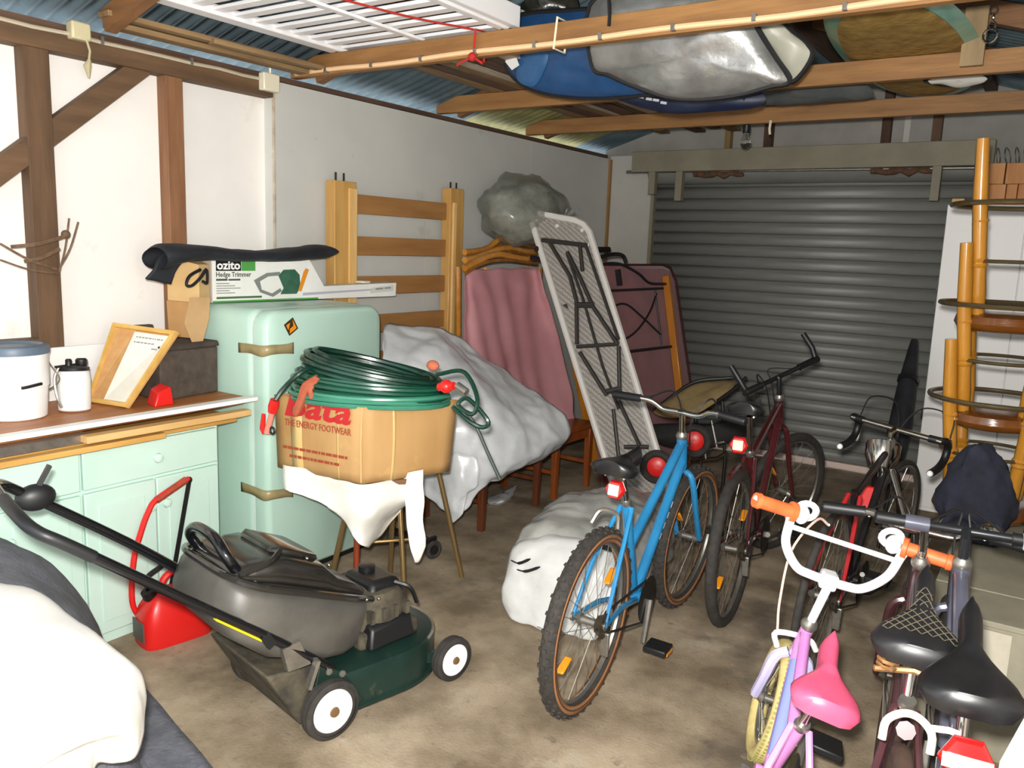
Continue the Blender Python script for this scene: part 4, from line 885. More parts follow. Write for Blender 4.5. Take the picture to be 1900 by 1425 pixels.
t_.part('catcher_rim', MB().tube([CT @ V(p) for p in ((.2, -.15, .165), (.05, -.212, .175), (-.15, -.222, .175), (-.30, -.222, .175), (-.37, -.14, .175), (-.38, 0, .175), (-.37, .14, .175), (-.30, .222, .175), (-.15, .222, .175), (.05, .212, .175), (.2, .15, .165))], .011, 8, sub=60), m_catg, ca2)
t_.part('catcher_lid', hull([(-.345, .14, .165, .185), (-.31, .175, .165, .22), (-.2, .175, .165, .262), (-.05, .17, .165, .262), (.03, .16, .165, .225), (.11, .14, .16, .215), (.18, .12, .16, .19)]), m_catg, ca2, ang=50)
t_.part('catcher_ridge', hull([(-.22, .10, .255, .268), (-.2, .12, .255, .282), (-.06, .12, .255, .28), (-.04, .10, .255, .266)]), m_catg, ca2, ang=50)
t_.part('carry_handle', MB().tube([CT @ V(p) for p in ((-.33, -.13, .19), (-.38, -.125, .23), (-.40, -.06, .265), (-.40, .06, .265), (-.38, .125, .23), (-.33, .13, .19))], .017, 10, sub=24), m_blackg, ca2)
t_.part('lid_strap', MB().tube([CT @ V(p) for p in ((-.35, -.185, .19), (-.26, -.17, .235), (-.2, -.12, .27))], .009, 8, sub=10), m_catg, ca2)
for x, y, z in ((-.1, -.13, .262), (.0, -.12, .25), (-.05, -.222, .176), (.14, -.195, .172), (-.3, -.2, .18), (.22, -.16, .172)): t_.part('rivet', MB().sph(CT @ V((x, y, z)), .0065, 8, 6), m_chrome, ca2)

# ================================================================== jerry can and bow saw
JX = Matrix.Translation((.625, 1.86, 0)) @ Matrix.Rotation(radians(80), 4, 'Z')
t_ = Thing('petrol_can', 'squat bright red plastic petrol can by the foot of the mint cupboard', 'petrol can', mtx=JX)
mb = MB(); lay = [(.135, .075, 0, 0), (.14, .08, .01, 0), (.14, .08, .10, 0), (.12, .072, .15, -.005), (.08, .055, .19, -.02), (.05, .04, .21, -.03)]; vs = []; n_ = 20
for a, b, z, o_ in lay:
    for i in range(n_):
        t = 2 * pi * i / n_; vs.append((o_ + a * math.copysign(abs(cos(t)) ** .45, cos(t)), b * math.copysign(abs(sin(t)) ** .45, sin(t)), z))
mb.add(vs, [(l * n_ + i, l * n_ + (i + 1) % n_, (l + 1) * n_ + (i + 1) % n_, (l + 1) * n_ + i) for l in range(len(lay) - 1) for i in range(n_)] + [tuple(range(n_ - 1, -1, -1)), tuple((len(lay) - 1) * n_ + i for i in range(n_))])
t_.part('can_body', mb, m_red, ang=40)
t_.part('carry_handle', MB().tube([(-.05, 0, .20), (-.03, 0, .26), (.04, 0, .285), (.10, 0, .255), (.115, 0, .19), (.11, 0, .13)], .014, 8, sub=24), m_red)
t_.part('filler_cap', MB().lathe([(.026, 0), (.03, .005), (.03, .035), (.02, .04)], 18, T((-.085, 0, .19), (0, -.35, 0))), m_black)
t_.part('spout_pipe', MB().tube([(-.1, 0, .23), (-.09, .02, .27), (-.02, .03, .30)], .01, 8, sub=10), m_black)
t_.part('label_plate', MB().box((-.138, -.05, .03), (-.142, .05, .11)), M('can_label', '#5a5550', rough=.5))
t_ = Thing('bow_saw', 'red tubular bow saw standing upright between petrol can and cupboard', 'saw', (.56, 1.78, .0))
xs = .545
sp = [P(318, 1075, x=xs), P(262, 1150, x=xs), P(245, 1115, x=xs), P(248, 1040, x=xs), P(262, 985, x=xs), P(275, 950, x=xs), P(292, 925, x=xs), P(350, 888, x=xs)]
t_.part('bow_tube', MB().tube(sp[1:], .0115, 8, sub=36), m_red)
t_.part('grip_end', MB().tube([P(290, 928, x=xs), P(345, 890, x=xs)], .015, 8), M('saw_rust', '#8c3a26', '#b8402c', rough=.5, scale=40))
t_.part('blade', MB().bar(P(351, 892, x=xs), P(318, 1085, x=xs), .003, .02, up=V((0, 1, 0))), m_darkm)
t_.part('lower_arm', MB().tube([P(262, 1150, x=xs), P(300, 1150, x=xs), P(317, 1088, x=xs)], .0095, 8, sub=10), m_red)
t_.part('tension_bolt', MB().sph(P(351, 890, x=xs), .013, 10, 6), m_darkm)

# ================================================================== sheeted heap in the foreground
m_gb = M('grey_blanket', '#5d5f68', '#71737c', rough=.95, scale=14, bump=.4, bscale=60, stretch=(1, 1, 1))
def moundz(x, y):
    x = x + .08
    fx = max(0, 1 - max(0, (x - 1.15) / .52) ** 2.2) if x > 1.15 else 1
    yy = y; fy = 1 if yy < 1.1 else max(0, 1 - ((yy - 1.1) / .43) ** 2.0)
    return .62 * (fx * fy) ** .55
mb = MB(); nx_, ny_ = 44, 40; vs = []
for i in range(nx_ + 1):
    for j in range(ny_ + 1):
        x = .54 + 1.04 * i / nx_; y = .25 + (1.31 - .25 * max(0, x - .9)) * j / ny_
        x2 = x + .03 * noise.noise(V((x * 4, y * 4, 1))); z = moundz(x, y + .42 * max(0, x - .72)) 
        vs.append(V((x2, y, max(.006, z + .012 * noise.noise(V((x * 9, y * 9, 3))) * (z > .02)))))
mb.add(vs, [(i * (ny_ + 1) + j, (i + 1) * (ny_ + 1) + j, (i + 1) * (ny_ + 1) + j + 1, i * (ny_ + 1) + j + 1) for i in range(nx_) for j in range(ny_)])
single('grey_blanket', mb, m_gb, 'thick grey wool blanket thrown over the low heap on the floor', 'blanket', solid=.006)
Z_ = .50
ed = [(-60, 1075, .64), (0, 1085, .62), (75, 1103, .60), (150, 1155, .56), (210, 1212, .50), (258, 1248, .45), (254, 1290, .42), (250, 1325, .40), (240, 1366, .38), (205, 1376, .38), (172, 1380, .39), (160, 1425, .38), (150, 1480, .38)]
edge = [P(a, b, z=z) for a, b, z in ed]
hub = P(-160, 1560, z=.62)
def mixr(f, dz): return [e.lerp(hub, f) + V((0, 0, dz)) for e in edge]
low = [e + V(((e - hub).x * .03, (e - hub).y * .03, -.07)) for e in edge]
mb = MB().loft([low, edge, mixr(.12, .03), mixr(.35, .035), mixr(.65, .015), mixr(.97, 0)], 60, 30, amp=.012, sc=6, fine=.003)
single('white_dust_sheet', mb, M('white_sheet', '#f6f5f2', '#ecebe6', rough=.9, scale=4, bump=.1, bscale=12), 'bright white cotton dust sheet spread over the grey blanket heap', 'dust sheet', solid=.005)
# ================================================================== long thing wrapped in plastic on the floor
m_wrap = M('grey_plastic_wrap', '#9a9a95', '#b6b6b0', rough=.3, scale=5, bump=.5, bscale=12, spec=.5)
m_wrapw = M('white_plastic_wrap', '#c9cac8', '#dadbd8', rough=.3, scale=6, bump=.3, bscale=14)
a, b = V((1.78, 3.02, 0)), V((1.56, 4.25, 0)); d_ = (b - a).normalized(); sd = V((d_.y, -d_.x, 0))
secs = []
for f, w, h in ((-.06, .10, .16), (-.02, .22, .30), (.06, .29, .37), (.2, .31, .40), (.4, .31, .41), (.6, .29, .37), (.8, .26, .30), (.94, .20, .22), (1.0, .10, .15)):
    c_ = a.lerp(b, f); r_ = []
    for i in range(16):
        t = 2 * pi * i / 16; r_.append(c_ + sd * (w * cos(t)) + V((0, 0, max(.008, h * .5 + h * .52 * math.copysign(abs(sin(t)) ** .7, sin(t))))))
    secs.append(r_)
t_ = Thing('wrapped_bundle', 'long low bundle wrapped in crumpled grey plastic on the floor beside the blue bicycle', 'wrapped bundle', a)
t_.part('plastic_wrap', MB().loft(secs, 48, 70, amp=.035, sc=5, fine=.02, closed=True), m_wrap)
c_ = a - d_ * .03
ring = lambda f, w, z1: [c_ - d_ * f + sd * (w * cos(t) * (1.0 if sin(t) < 0 else .94)) + V((0, 0, max(.006, z1 * (.5 + .5 * math.copysign(abs(sin(t)) ** .6, sin(t)))))) for t in [2 * pi * i / 16 for i in range(16)]]
t_.part('white_end', MB().loft([ring(-.05, .285, .36), ring(.03, .29, .355), ring(.09, .275, .30), ring(.13, .25, .20), ring(.155, .2, .10), ring(.17, .06, .02)], 48, 26, amp=.018, sc=8, fine=.008, closed=True), m_wrapw)
for px, py, L in ((962, 1040, 22), (972, 1055, 30)):
    p0, p1 = P(px - L * .6, py, y=2.855), P(px + L, py - 3, y=2.845); m_ = (p0 + p1) / 2 + V((0, -.012, -.012))
    t_.part('slit', MB().tube([p0, m_, p1], [.003, .007, .003], 6, sub=8), m_black)
# ================================================================== bicycles
def bike_mtx(x0, y0, psi, phi):
    Fv = V((sin(psi), cos(psi), 0)); Lv = V((-cos(psi), sin(psi), 0)); Zv = V((0, 0, 1))
    L2 = Lv * cos(phi) + Zv * sin(phi); Z2 = -Lv * sin(phi) + Zv * cos(phi)
    m = Matrix((Fv, L2, Z2)).transposed().to_4x4(); m.translation = V((x0, y0, 0)); return m
m_spoke = M('spoke', '#b5b2aa', rough=.3, metal=.9)
m_rim = M('alloy_rim', '#9b9890', rough=.3, metal=.8)
m_amber = M('amber_reflector', '#e08a10', rough=.2, coat=.6)
m_redref = M('red_reflector', '#d01818', rough=.2, coat=.6)
m_sad = M('black_vinyl', '#121214', '#1a1a1c', rough=.32, scale=10)
def saddle_mb(L, Wd, H, base, nose_up=0, Tm=None):
    mb = MB(); nu, nv = 22, 14; vs = []
    for i in range(nu + 1):
        u = i / nu                                   # 0 nose .. 1 rear
        x = L * (.5 - u); e = max(0, min(1, (u - .38) / .42)); e = e * e * (3 - 2 * e)
        w = .024 + (Wd / 2 - .024) * e
        w *= sqrt(max(.0, 1 - max(0, (.10 - u) / .10) ** 2)) * (sqrt(max(0, 1 - max(0, (u - .86) / .14) ** 2)) * .45 + .55 if u > .86 else 1)
        w = max(w, .006); zc = .010 * (u - .45) ** 2 * 4 + nose_up * (.5 - u)
        for j in range(nv + 1):
            a = radians(-112 + 224 * j / nv)
            vs.append((x, w * sin(a) * (1 if abs(a) < 1.6 else .93), zc + H * (cos(a) if cos(a) > 0 else cos(a) * .8) + (.006 * (1 - abs(sin(a))) if u > .5 else 0) * -1))
    mb.add([V(base) + V(p) for p in vs], [(i * (nv + 1) + j, (i + 1) * (nv + 1) + j, (i + 1) * (nv + 1) + j + 1, i * (nv + 1) + j + 1) for i in range(nu) for j in range(nv)]
           + [tuple(range(nv, -1, -1)), tuple(nu * (nv + 1) + j for j in range(nv + 1))] + [(i * (nv + 1), i * (nv + 1) + nv, (i + 1) * (nv + 1) + nv, (i + 1) * (nv + 1)) for i in range(nu)], Tm)
    return mb
def bike_wheel(t, x, R, tr, mt, mr, nsp=28, T_=None, knob=False, wall=None, reflect=None, parent_name='wheel'):
    c = V((x, 0, R)); Rc = R - tr
    def tf(mb):
        if T_ is not None: mb.v = [T_ @ p for p in mb.v]
        return mb
    mb = MB().torus(c, Rc, tr, V((0, 1, 0)), 56, 10)
    w = t.part(parent_name, tf(mb), mt)
    if knob:
        kb = MB()
        for i in range(72):
            a = 2 * pi * i / 72
            for s_ in ((-.55, 0, .55) if i % 2 else (-.28, .28)):
                p = c + (Rc + tr * cos(s_ * 1.5) * .98) * V((cos(a), 0, sin(a))) + V((0, tr * sin(s_ * 1.5), 0))
                kb.box((-.006, -.006, -.002), (.006, .006, .004), TA(p, V((cos(a), 0, sin(a))) * cos(s_) + V((0, sin(s_), 0))))
        t.part('tread_knobs', tf(kb), mt, w, kind='stuff', smooth=False)
    if wall:
        for s_ in (-1, 1): t.part('sidewall', tf(MB().lathe([(Rc - tr * .75, -.001), (Rc + tr * .25, .002)], 48, TA(c + V((0, s_ * tr * .92, 0)), (0, s_, 0)), caps=False)), wall, w, solid=.002)
    t.part('rim', tf(MB().lathe([(Rc - tr * .7, -.011), (Rc - tr * .7 - .012, -.009), (Rc - tr * .7 - .016, 0), (Rc - tr * .7 - .012, .009), (Rc - tr * .7, .011)], 48, TA(c, (0, 1, 0)), caps=False)), mr, w, solid=.002)
    t.part('hub', tf(MB().lathe([(.006, -.055), (.02, -.035), (.024, -.03), (.014, -.025), (.014, .025), (.024, .03), (.02, .035), (.006, .055)], 14, TA(c, (0, 1, 0)))), m_steel, w)
    sp = MB(); ri = Rc - tr * .7 - .012
    for i in range(nsp):
        a = 2 * pi * i / nsp; b = a + (.45 if i % 4 < 2 else -.45); s_ = -1 if i % 2 else 1
        p = c + V((.021 * cos(b), s_ * .03, .021 * sin(b))); q = c + V((ri * cos(a), 0, ri * sin(a)))
        sp.tube([p, q], .0013, 4, caps=False)
    t.part('spokes', tf(sp), m_spoke, w, kind='stuff')
    if reflect:
        for a in reflect:
            d = V((cos(a), 0, sin(a))); cc_ = c + d * (ri * .72)
            t.part('spoke_reflector', tf(MB().bar(cc_ - d * .035, cc_ + d * .035, .012, .028, up=V((0, 1, 0)))), m_amber, w, bevel=.006)
    return w
def bike(name, label, pose, R=.33, WB=1.05, tr=.024, frame=None, tyre=m_rubber, rim=m_rim, wall=None, knob=False, bb=(.42, 0, .28), st_top=(.25, 0, .62), top_j=None, ht_b=None, ht_t=None, tube_r=.017,
         sad=(.18, 0, .84), sadLW=(.27, .17), sad_m=m_sad, stem_top=None, bar='flat', bar_w=.58, steer=0, bar_m=m_chrome, grip_m=m_black, stays=None, rear=True, lever=True, crank_a=.9, reflect=None, group='bicycles leaning in the garage', dn2=True, fork_m=None, sadtop=None, front=True, bar_steer=None, stay_m=None, fork_k=1):
    t = Thing(name, label, 'bicycle', mtx=bike_mtx(*pose))
    bb, st_top, sad = V(bb), V(st_top), V(sad)
    fh = V((WB, 0, R)); ht_b = V(ht_b or (WB - .17, 0, R * 2 + .04)); ht_t = V(ht_t or (WB - .215, 0, R * 2 + .17))
    top_j = V(top_j) if top_j else st_top - (st_top - bb) * .06; stem_top = V(stem_top or (WB - .27, 0, .95))
    ax = (ht_t - ht_b).normalized()
    S = Matrix.Translation(ht_b) @ Matrix.Rotation(steer, 4, ax) @ Matrix.Translation(-ht_b)
    SB = S if bar_steer is None else Matrix.Translation(ht_b) @ Matrix.Rotation(bar_steer, 4, ax) @ Matrix.Translation(-ht_b)
    rear_h = V((0, 0, R)); fr = MB()
    fr = t.part('seat_tube', MB().tube([bb, st_top], tube_r * .95, 10), frame)
    t.part('top_tube', MB().tube([top_j, ht_t - ax * .03], tube_r, 10), frame)
    t.part('down_tube', MB().tube([bb, ht_b + ax * .025], tube_r * 1.12, 10), frame)
    t.part('head_tube', MB().tube([ht_b, ht_t], tube_r * 1.2, 12), frame)
    t.part('bottom_bracket', MB().tube([bb - V((0, .04, 0)), bb + V((0, .04, 0))], .023, 12), frame)
    for s_ in (-1, 1):
        o_ = V((0, s_ * .062, 0))
        t.part('chain_stay', MB().tube([bb + V((-.03, s_ * .02, 0)), V((.18, s_ * .045, R * .98)), rear_h + o_], [.011, .010, .008], 8), frame)
        t.part('seat_stay', MB().tube([(stays and V(stays) or st_top - (st_top - bb) * .05) + V((0, s_ * .022, 0)), V((.1, s_ * .05, R + .17)), rear_h + o_], [.009, .009, .007], 8), stay_m or frame)
        t.part('dropout', MB().lathe([(.004, -.004), (.016, -.004), (.016, .004), (.004, .004)], 12, TA(rear_h + o_, (0, 1, 0))), m_steel)
    if rear: bike_wheel(t, 0, R, tr, tyre, rim, knob=knob, wall=wall, reflect=reflect)
    if front: bike_wheel(t, WB, R, tr, tyre, rim, T_=S, knob=knob, wall=wall, reflect=[2.4] if reflect else None)
    def tS(mb): mb.v = [S @ V(p) for p in mb.v]; return mb
    def tB(mb): mb.v = [SB @ V(p) for p in mb.v]; return mb
    crown = ht_b - ax * .02
    fk = t.part('fork', tS(MB().tube([ht_b, crown], .02, 10)), fork_m or frame)
    for s_ in (-1, 1):
        t.part('fork_leg', tS(MB().tube([crown + V((0, s_ * .02, 0)), crown + V((.005, s_ * .05, -.03)), fh.lerp(crown, .45) + V((-.012, s_ * .055, 0)), fh + V((0, s_ * .055, 0))], [.013 * fork_k, .014 * fork_k, .013 * fork_k, .012 * fork_k], 8, sub=12)), fork_m or frame, fk)
    t.part('headset', tB(MB().lathe([(.022, -.01), (.026, 0), (.024, .01), (.016, .022)], 16, TA(ht_t, ax))), m_steel)
    t.part('stem', tB(MB().tube([ht_t, ht_t + ax * (stem_top - ht_t).dot(ax), stem_top], [.013, .013, .013], 10)), bar_m)
    # handlebar
    h = bar_w / 2; s0 = stem_top
    def bp(y, x=0, z=0): return s0 + V((x, y, z))
    paths = {'flat': [(-h, -.05, .03), (-h * .5, -.01, .03), (-h * .28, .01, .0), (0, .01, 0), (h * .28, .01, 0), (h * .5, -.01, .03), (h, -.05, .03)],
             'straight': [(-h, -.03, .012), (0, .01, 0), (h, -.03, .012)],
             'riser': [(-h, -.06, .075), (-h * .55, -.02, .07), (-h * .25, .02, .0), (0, .02, 0), (h * .25, .02, 0), (h * .55, -.02, .07), (h, -.06, .075)]}
    hbn = None
    if bar in paths:
        hbn = t.part('handlebar', tB(MB().tube([bp(y, x, z) for y, x, z in paths[bar]], .0115, 10, sub=30)), bar_m)
        for s_ in (-1, 1):
            e = paths[bar][0 if s_ < 0 else -1]; e0 = bp(*e); i0 = paths[bar][1 if s_ < 0 else -2]; dd_ = (bp(*i0) - e0).normalized()
            t.part('grip', tB(MB().tube([e0, e0 + dd_ * .004, e0 + dd_ * .115, e0 + dd_ * .12], [.015, .018, .0165, .019], 12)), grip_m, hbn)
            if lever:
                q = e0 + dd_ * .135
                t.part('brake_lever', tB(MB().tube([q + V((.012, 0, -.005)), q + V((.05, 0, -.015)), q + V((.055, 0, -.02)) - dd_ * .1], [.011, .008, .006], 8)), m_steel if bar_m is m_chrome else m_darkm, hbn)
                t.part('brake_cable', tB(MB().tube([q + V((.03, 0, 0)), q + V((.1, 0, .03)) + dd_ * .08, stem_top + V((.09, s_ * .02, -.05)), ht_b + V((.04, s_ * .02, 0))], .0035, 6, sub=20)), m_black, hbn)
    elif bar == 'bmx':
        w0, w1, H1 = .05, h * .58, .17
        pth = [(-h, -.05, H1 + .01), (-w1 - .02, -.015, H1), (-w1, -.01, H1 - .02), (-w1 * .92, 0, .07), (-w1 * .62, .0, .012), (-w0, 0, 0), (w0, 0, 0), (w1 * .62, 0, .012), (w1 * .92, 0, .07), (w1, -.01, H1 - .02), (w1 + .02, -.015, H1), (h, -.05, H1 + .01)]
        hbn = t.part('handlebar', tB(MB().tube(catmull([bp(y, x, z) for y, x, z in pth], 66), .0135, 12)), bar_m)
        t.part('cross_bar', tB(MB().tube([bp(-w1, -.01, H1 - .045), bp(w1, -.01, H1 - .045)], .008, 10)), bar_m, hbn)
        t.part('bar_clamp', tB(MB().box((-.028, -.025, -.022), (.028, .025, .025), Matrix.Translation(s0))), bar_m, hbn, bevel=.008)
        for s_ in (-1, 1):
            e0 = bp(s_ * h, -.05, H1 + .01); dd_ = (bp(s_ * (w1 + .02), -.015, H1) - e0).normalized()
            t.part('grip', tB(MB().tube([e0, e0 + dd_ * .014, e0 + dd_ * .016, e0 + dd_ * .115, e0 + dd_ * .117, e0 + dd_ * .13], [.022, .024, .02, .02, .03, .03], 14)), grip_m, hbn)
            t.part('lever_mount', tB(MB().sph(e0 + dd_ * .155, (.03, .022, .028), 12, 8).torus(e0 + dd_ * .165 + V((0, 0, .016)), .026, .01, V((1, 0, .3)), 16, 6)), bar_m, hbn)
    elif bar == 'drop':
        hbn = t.part('handlebar', tB(MB().tube([bp(y, 0, 0) for y in (-h, -h * .5, 0, h * .5, h)], .0125, 10)), bar_m)
        for s_ in (-1, 1):
            pth = [(s_ * h * .72, 0, 0), (s_ * h * .97, .01, .0), (s_ * h, .05, -.005), (s_ * h, .095, -.04), (s_ * h, .085, -.095), (s_ * h, .03, -.125), (s_ * h, -.06, -.135)]
            t.part('taped_drop', tB(MB().tube([bp(*p) for p in pth], .0165, 10, sub=28)), grip_m, hbn)
            t.part('end_plug', tB(MB().sph(bp(s_ * h, -.062, -.135), .014, 10, 6)), m_white, hbn)
            t.part('brake_lever', tB(MB().tube([bp(s_ * h, .095, -.01), bp(s_ * h, .12, -.05), bp(s_ * h * .97, .11, -.13)], [.012, .009, .006], 8, sub=8)), m_chrome, hbn)
            t.part('brake_cable', tB(MB().tube([bp(s_ * h, .1, .0), bp(s_ * h * .9, .13, .09), bp(s_ * h * .3, .1, .1), bp(0, .05, -.02), ht_b + V((.05, 0, .0))], .0035, 6, sub=24)), m_darkm, hbn)
    # saddle
    if sad_m:
        tilt = (sadtop or 0)
        sd_ = t.part('saddle', saddle_mb(sadLW[0], sadLW[1], .044, sad, tilt), sad_m, ang=60)
        for s_ in (-1, 1): t.part('saddle_rail', MB().tube([sad + V((.09, s_ * .012, -.012)), sad + V((.02, s_ * .02, -.035)), sad + V((-.08, s_ * .035, -.02))], .004, 6), m_steel, sd_)
        t.part('seat_post', MB().tube([st_top - (st_top - bb).normalized() * .02, sad + V((-.01, 0, -.03))], .0125, 10), m_chrome)
        t.part('seat_clamp', MB().lathe([(.018, -.012), (.021, 0), (.018, .012)], 14, TA(st_top, st_top - bb)), m_steel)
    # drive
    ch = bb + V((0, -.055, 0))
    t.part('chainring', MB().lathe([(.03, -.002), (.088, -.002), (.092, 0), (.088, .002), (.03, .002)], 32, TA(ch, (0, 1, 0))), m_darkm)
    t.part('sprocket', MB().lathe([(.015, -.016), (.045, -.016), (.038, -.004), (.03, .012), (.015, .012)], 24, TA(rear_h + V((0, -.045, 0)), (0, 1, 0))), M('sprocket', '#4a4236', rough=.5, metal=.6))
    t.part('chain', MB().tube([ch + V((-.03, 0, .088)), rear_h + V((.03, -.05, .04)), rear_h + V((-.042, -.05, 0)), rear_h + V((.02, -.05, -.04)), ch + V((-.03, 0, -.088))], .0045, 5), m_darkm)
    t.part('derailleur', MB().bar(rear_h + V((.015, -.06, -.03)), rear_h + V((.02, -.06, -.12)), .012, .03), m_steel, bevel=.004)
    for s_ in (-1, 1):
        a = crank_a if s_ < 0 else crank_a + pi
        e = bb + V((.165 * cos(a), s_ * .075, .165 * sin(a)))
        cr = t.part('crank_arm', MB().tube([bb + V((0, s_ * .065, 0)), e], [.014, .010], 8), m_steel)
        pd = t.part('pedal', MB().box((-.045, -.045, -.012), (.045, .045, .012), Matrix.Translation(e + V((0, s_ * .06, 0)))), m_black, cr, bevel=.005)
        pass
    return t, SB
def tail_light(t, p, sz=.05):
    b = t.part('tail_reflector', MB().lathe([(.004, .012), (sz * .6, .01), (sz * .75, 0), (sz * .7, -.02)], 6, TA(p, (-1, 0, .12))), m_redref)
    t.part('reflector_lens', MB().box((-sz * .38, -sz * .38, .011), (sz * .38, sz * .38, .015), TA(p, (-1, 0, .12))), M('lens_glow', '#ffeccb', rough=.15, coat=1), b)  # pale lens colour paints in the flash glowing back from the reflector
m_blue = M('bike_blue', '#1d74a8', '#2d8abf', rough=.25, scale=4, coat=.6)
m_bmar = M('bike_maroon', '#3d1418', '#521c20', rough=.25, scale=4, coat=.6)
m_bred = M('bike_red', '#a51a20', '#b8242a', rough=.25, scale=4, coat=.6)
m_bpink = M('bike_pink', '#d98ad0', '#e29cd8', rough=.25, scale=3, coat=.5)
m_bgrey = M('bike_grey', '#4c4e5c', '#5d5f6e', rough=.3, scale=3, coat=.5)
m_bdm = M('bike_dark_maroon', '#32191b', '#46262a', rough=.35, scale=4, coat=.4)
tan_wall = M('tan_sidewall', '#8a5a34', '#9c6a40', rough=.8, scale=12)
# ---- blue
bl_t, S = bike('bicycle', 'bright blue step-through mountain bicycle with knobbly tyres and chrome handlebar', (2.197, 2.401, radians(-3.65), radians(2.2)), frame=m_blue, knob=True, tr=.027, wall=tan_wall,
     bb=(.43, 0, .27), st_top=(.245, 0, .70), top_j=(.32, 0, .50), ht_b=(.86, 0, .70), ht_t=(.82, 0, .84), stem_top=(.765, 0, .95), sad=(.19, 0, .845), bar='flat', bar_w=.58, reflect=[.6, 3.6], crank_a=-1.9, tube_r=.019, steer=radians(-4))
tail_light(bl_t, V((.125, 0, .775)), .05)
bl_t.part('rear_brake', MB().tube([(.06, -.05, .66), (.085, -.035, .70), (.09, 0, .71), (.085, .035, .70), (.06, .05, .66)], .008, 6, sub=12), m_steel)
for f in (.42, .5, .58, .66):
    q0, q1 = V((.43, 0, .27)).lerp(V((.86, 0, .715)), f), V((.43, 0, .27)).lerp(V((.86, 0, .715)), f + .035); bl_t.part('white_decal', MB().tube([q0, q1], .022, 10), m_white)
bl_t.part('pedal_reflector', MB().box((-.03, -.05, -.006), (.03, -.047, .006), Matrix.Translation((.375, -.135 - .0, .11))), m_amber)
# ---- maroon hybrid
mr_t, S = bike('bicycle', 'maroon mountain bicycle with black bar ends standing by the roller door', (2.374, 3.399, radians(-4.7), radians(-.8)), R=.34, frame=m_bmar, bb=(.42, 0, .29), st_top=(.22, 0, .72), ht_b=(.85, 0, .76), ht_t=(.80, 0, .89), stem_top=(.76, 0, 1.0),
     sad=(.17, 0, .93), bar='straight', bar_w=.50, bar_m=m_black, grip_m=m_black, steer=radians(-26), bar_steer=radians(58), reflect=[.5, 3.6], crank_a=-.2, tube_r=.017)
tail_light(mr_t, V((-.0, 0, .80)), .055)
mr_t.part('light_bracket', MB().bar((.0, 0, .80), (.17, 0, .76), .012, .02), m_darkm)
for s_ in (-1, 1): mr_t.part('bar_end', MB().tube([S @ V((.735, s_ * .235, 1.01)), S @ V((.745, s_ * .245, 1.07)), S @ V((.78, s_ * .245, 1.15))], .0145, 10), m_black)
mr_t.part('green_decal', MB().tube([V((.50, 0, .38)), V((.66, 0, .555))], .0205, 10), M('decal_green', '#4f9a2e', rough=.3))
mr_t.part('mudguard', MB().torus((0, 0, .34), .365, .012, V((0, 1, 0)), 20, 6, a0=.4, a1=1.9), m_bmar)
# ---- red road bike
rd_t, S = bike('bicycle', 'red racing bicycle with black taped drop handlebars and a chrome lamp', (2.80, 3.12, radians(2.0), radians(3)), R=.34, tr=.014, frame=M('bike_black', '#1c191b', rough=.3, coat=.4), stay_m=m_bred, bb=(.42, 0, .28), st_top=(.26, 0, .70), ht_b=(.84, 0, .70), ht_t=(.81, 0, .80), stem_top=(.84, 0, .86),
     sad=(.2, 0, .74), sad_m=None, bar='drop', bar_w=.40, bar_m=m_chrome, grip_m=m_black, steer=radians(-10), crank_a=2.6, tube_r=.0145)
rd_t.part('head_lamp', MB().lathe([(.012, -.07), (.05, -.055), (.072, 0), (.074, .06), (.066, .066), (.01, .066)], 24, TA((.80, .02, .73), (.45, .1, .85))), m_chrome)
rd_t.part('frame_pump', MB().tube([(.78, -.03, .69), (.68, -.13, .52)], .013, 10), m_chrome)
rd_t.part('red_head_badge', MB().hexa([(.70, .0, .50), (.70, .085, .50), (.72, .085, .50), (.72, .0, .50)], [(.74, .015, .60), (.74, .07, .60), (.76, .07, .60), (.76, .015, .60)]), m_red, bevel=.006)
# ---- pink child's bike
pinkm = M('pink_vinyl', '#c74a6c', '#d15878', rough=.3, scale=6)
org = M('orange_grip', '#e2622f', '#ee7440', rough=.5, scale=20)
yel = M('yellow_tyre', '#cdb874', '#dccb8c', rough=.75, scale=30)
pk_t, S = bike('bicycle', 'pink child bicycle with white raised handlebar, orange grips and yellow tyres', (2.964, 1.799, radians(-15.2), radians(14.5)), R=.20, WB=.74, tr=.029, fork_k=1.25, frame=m_bpink, tyre=yel, bb=(.32, 0, .2), st_top=(.18, 0, .46), top_j=(.22, 0, .38), ht_b=(.665, 0, .43), ht_t=(.635, 0, .53),
     stem_top=(.615, 0, .69), sad=(.13, 0, .615), sadLW=(.25, .165), sadtop=.06, sad_m=pinkm, bar='bmx', bar_w=.55, bar_m=M('white_enamel', '#efeef2', rough=.25, coat=.4), grip_m=org, steer=radians(5), crank_a=.5, tube_r=.0165, fork_m=M('lavender_enamel', '#c9c2ea', rough=.25, coat=.4))
dots = MB()
for i in range(40):
    a = pi * .5 + pi * i / 40
    for s_ in (-.4, .4): dots.box((-.004, -.004, -.001), (.004, .004, .001), TA(V((.74, s_ * .02, .2)) + V((cos(a), 0, sin(a))) * .1985, V((cos(a), 0, sin(a)))))
pk_t.part('tyre_dimples', dots, M('tyre_green', '#9c9a5a', rough=.8), kind='stuff')
pk_t.part('blue_decal', MB().tube([(.36, -.003, .24), (.6, -.003, .42)], .0205, 10), M('decal_blue', '#8f9be6', rough=.3))
pk_t.part('caliper_brake', MB().tube([S @ V(p) for p in ((.70, .05, .40), (.70, .07, .44), (.69, .03, .46), (.69, -.03, .46), (.70, -.06, .43))], .009, 8, sub=14), m_white)
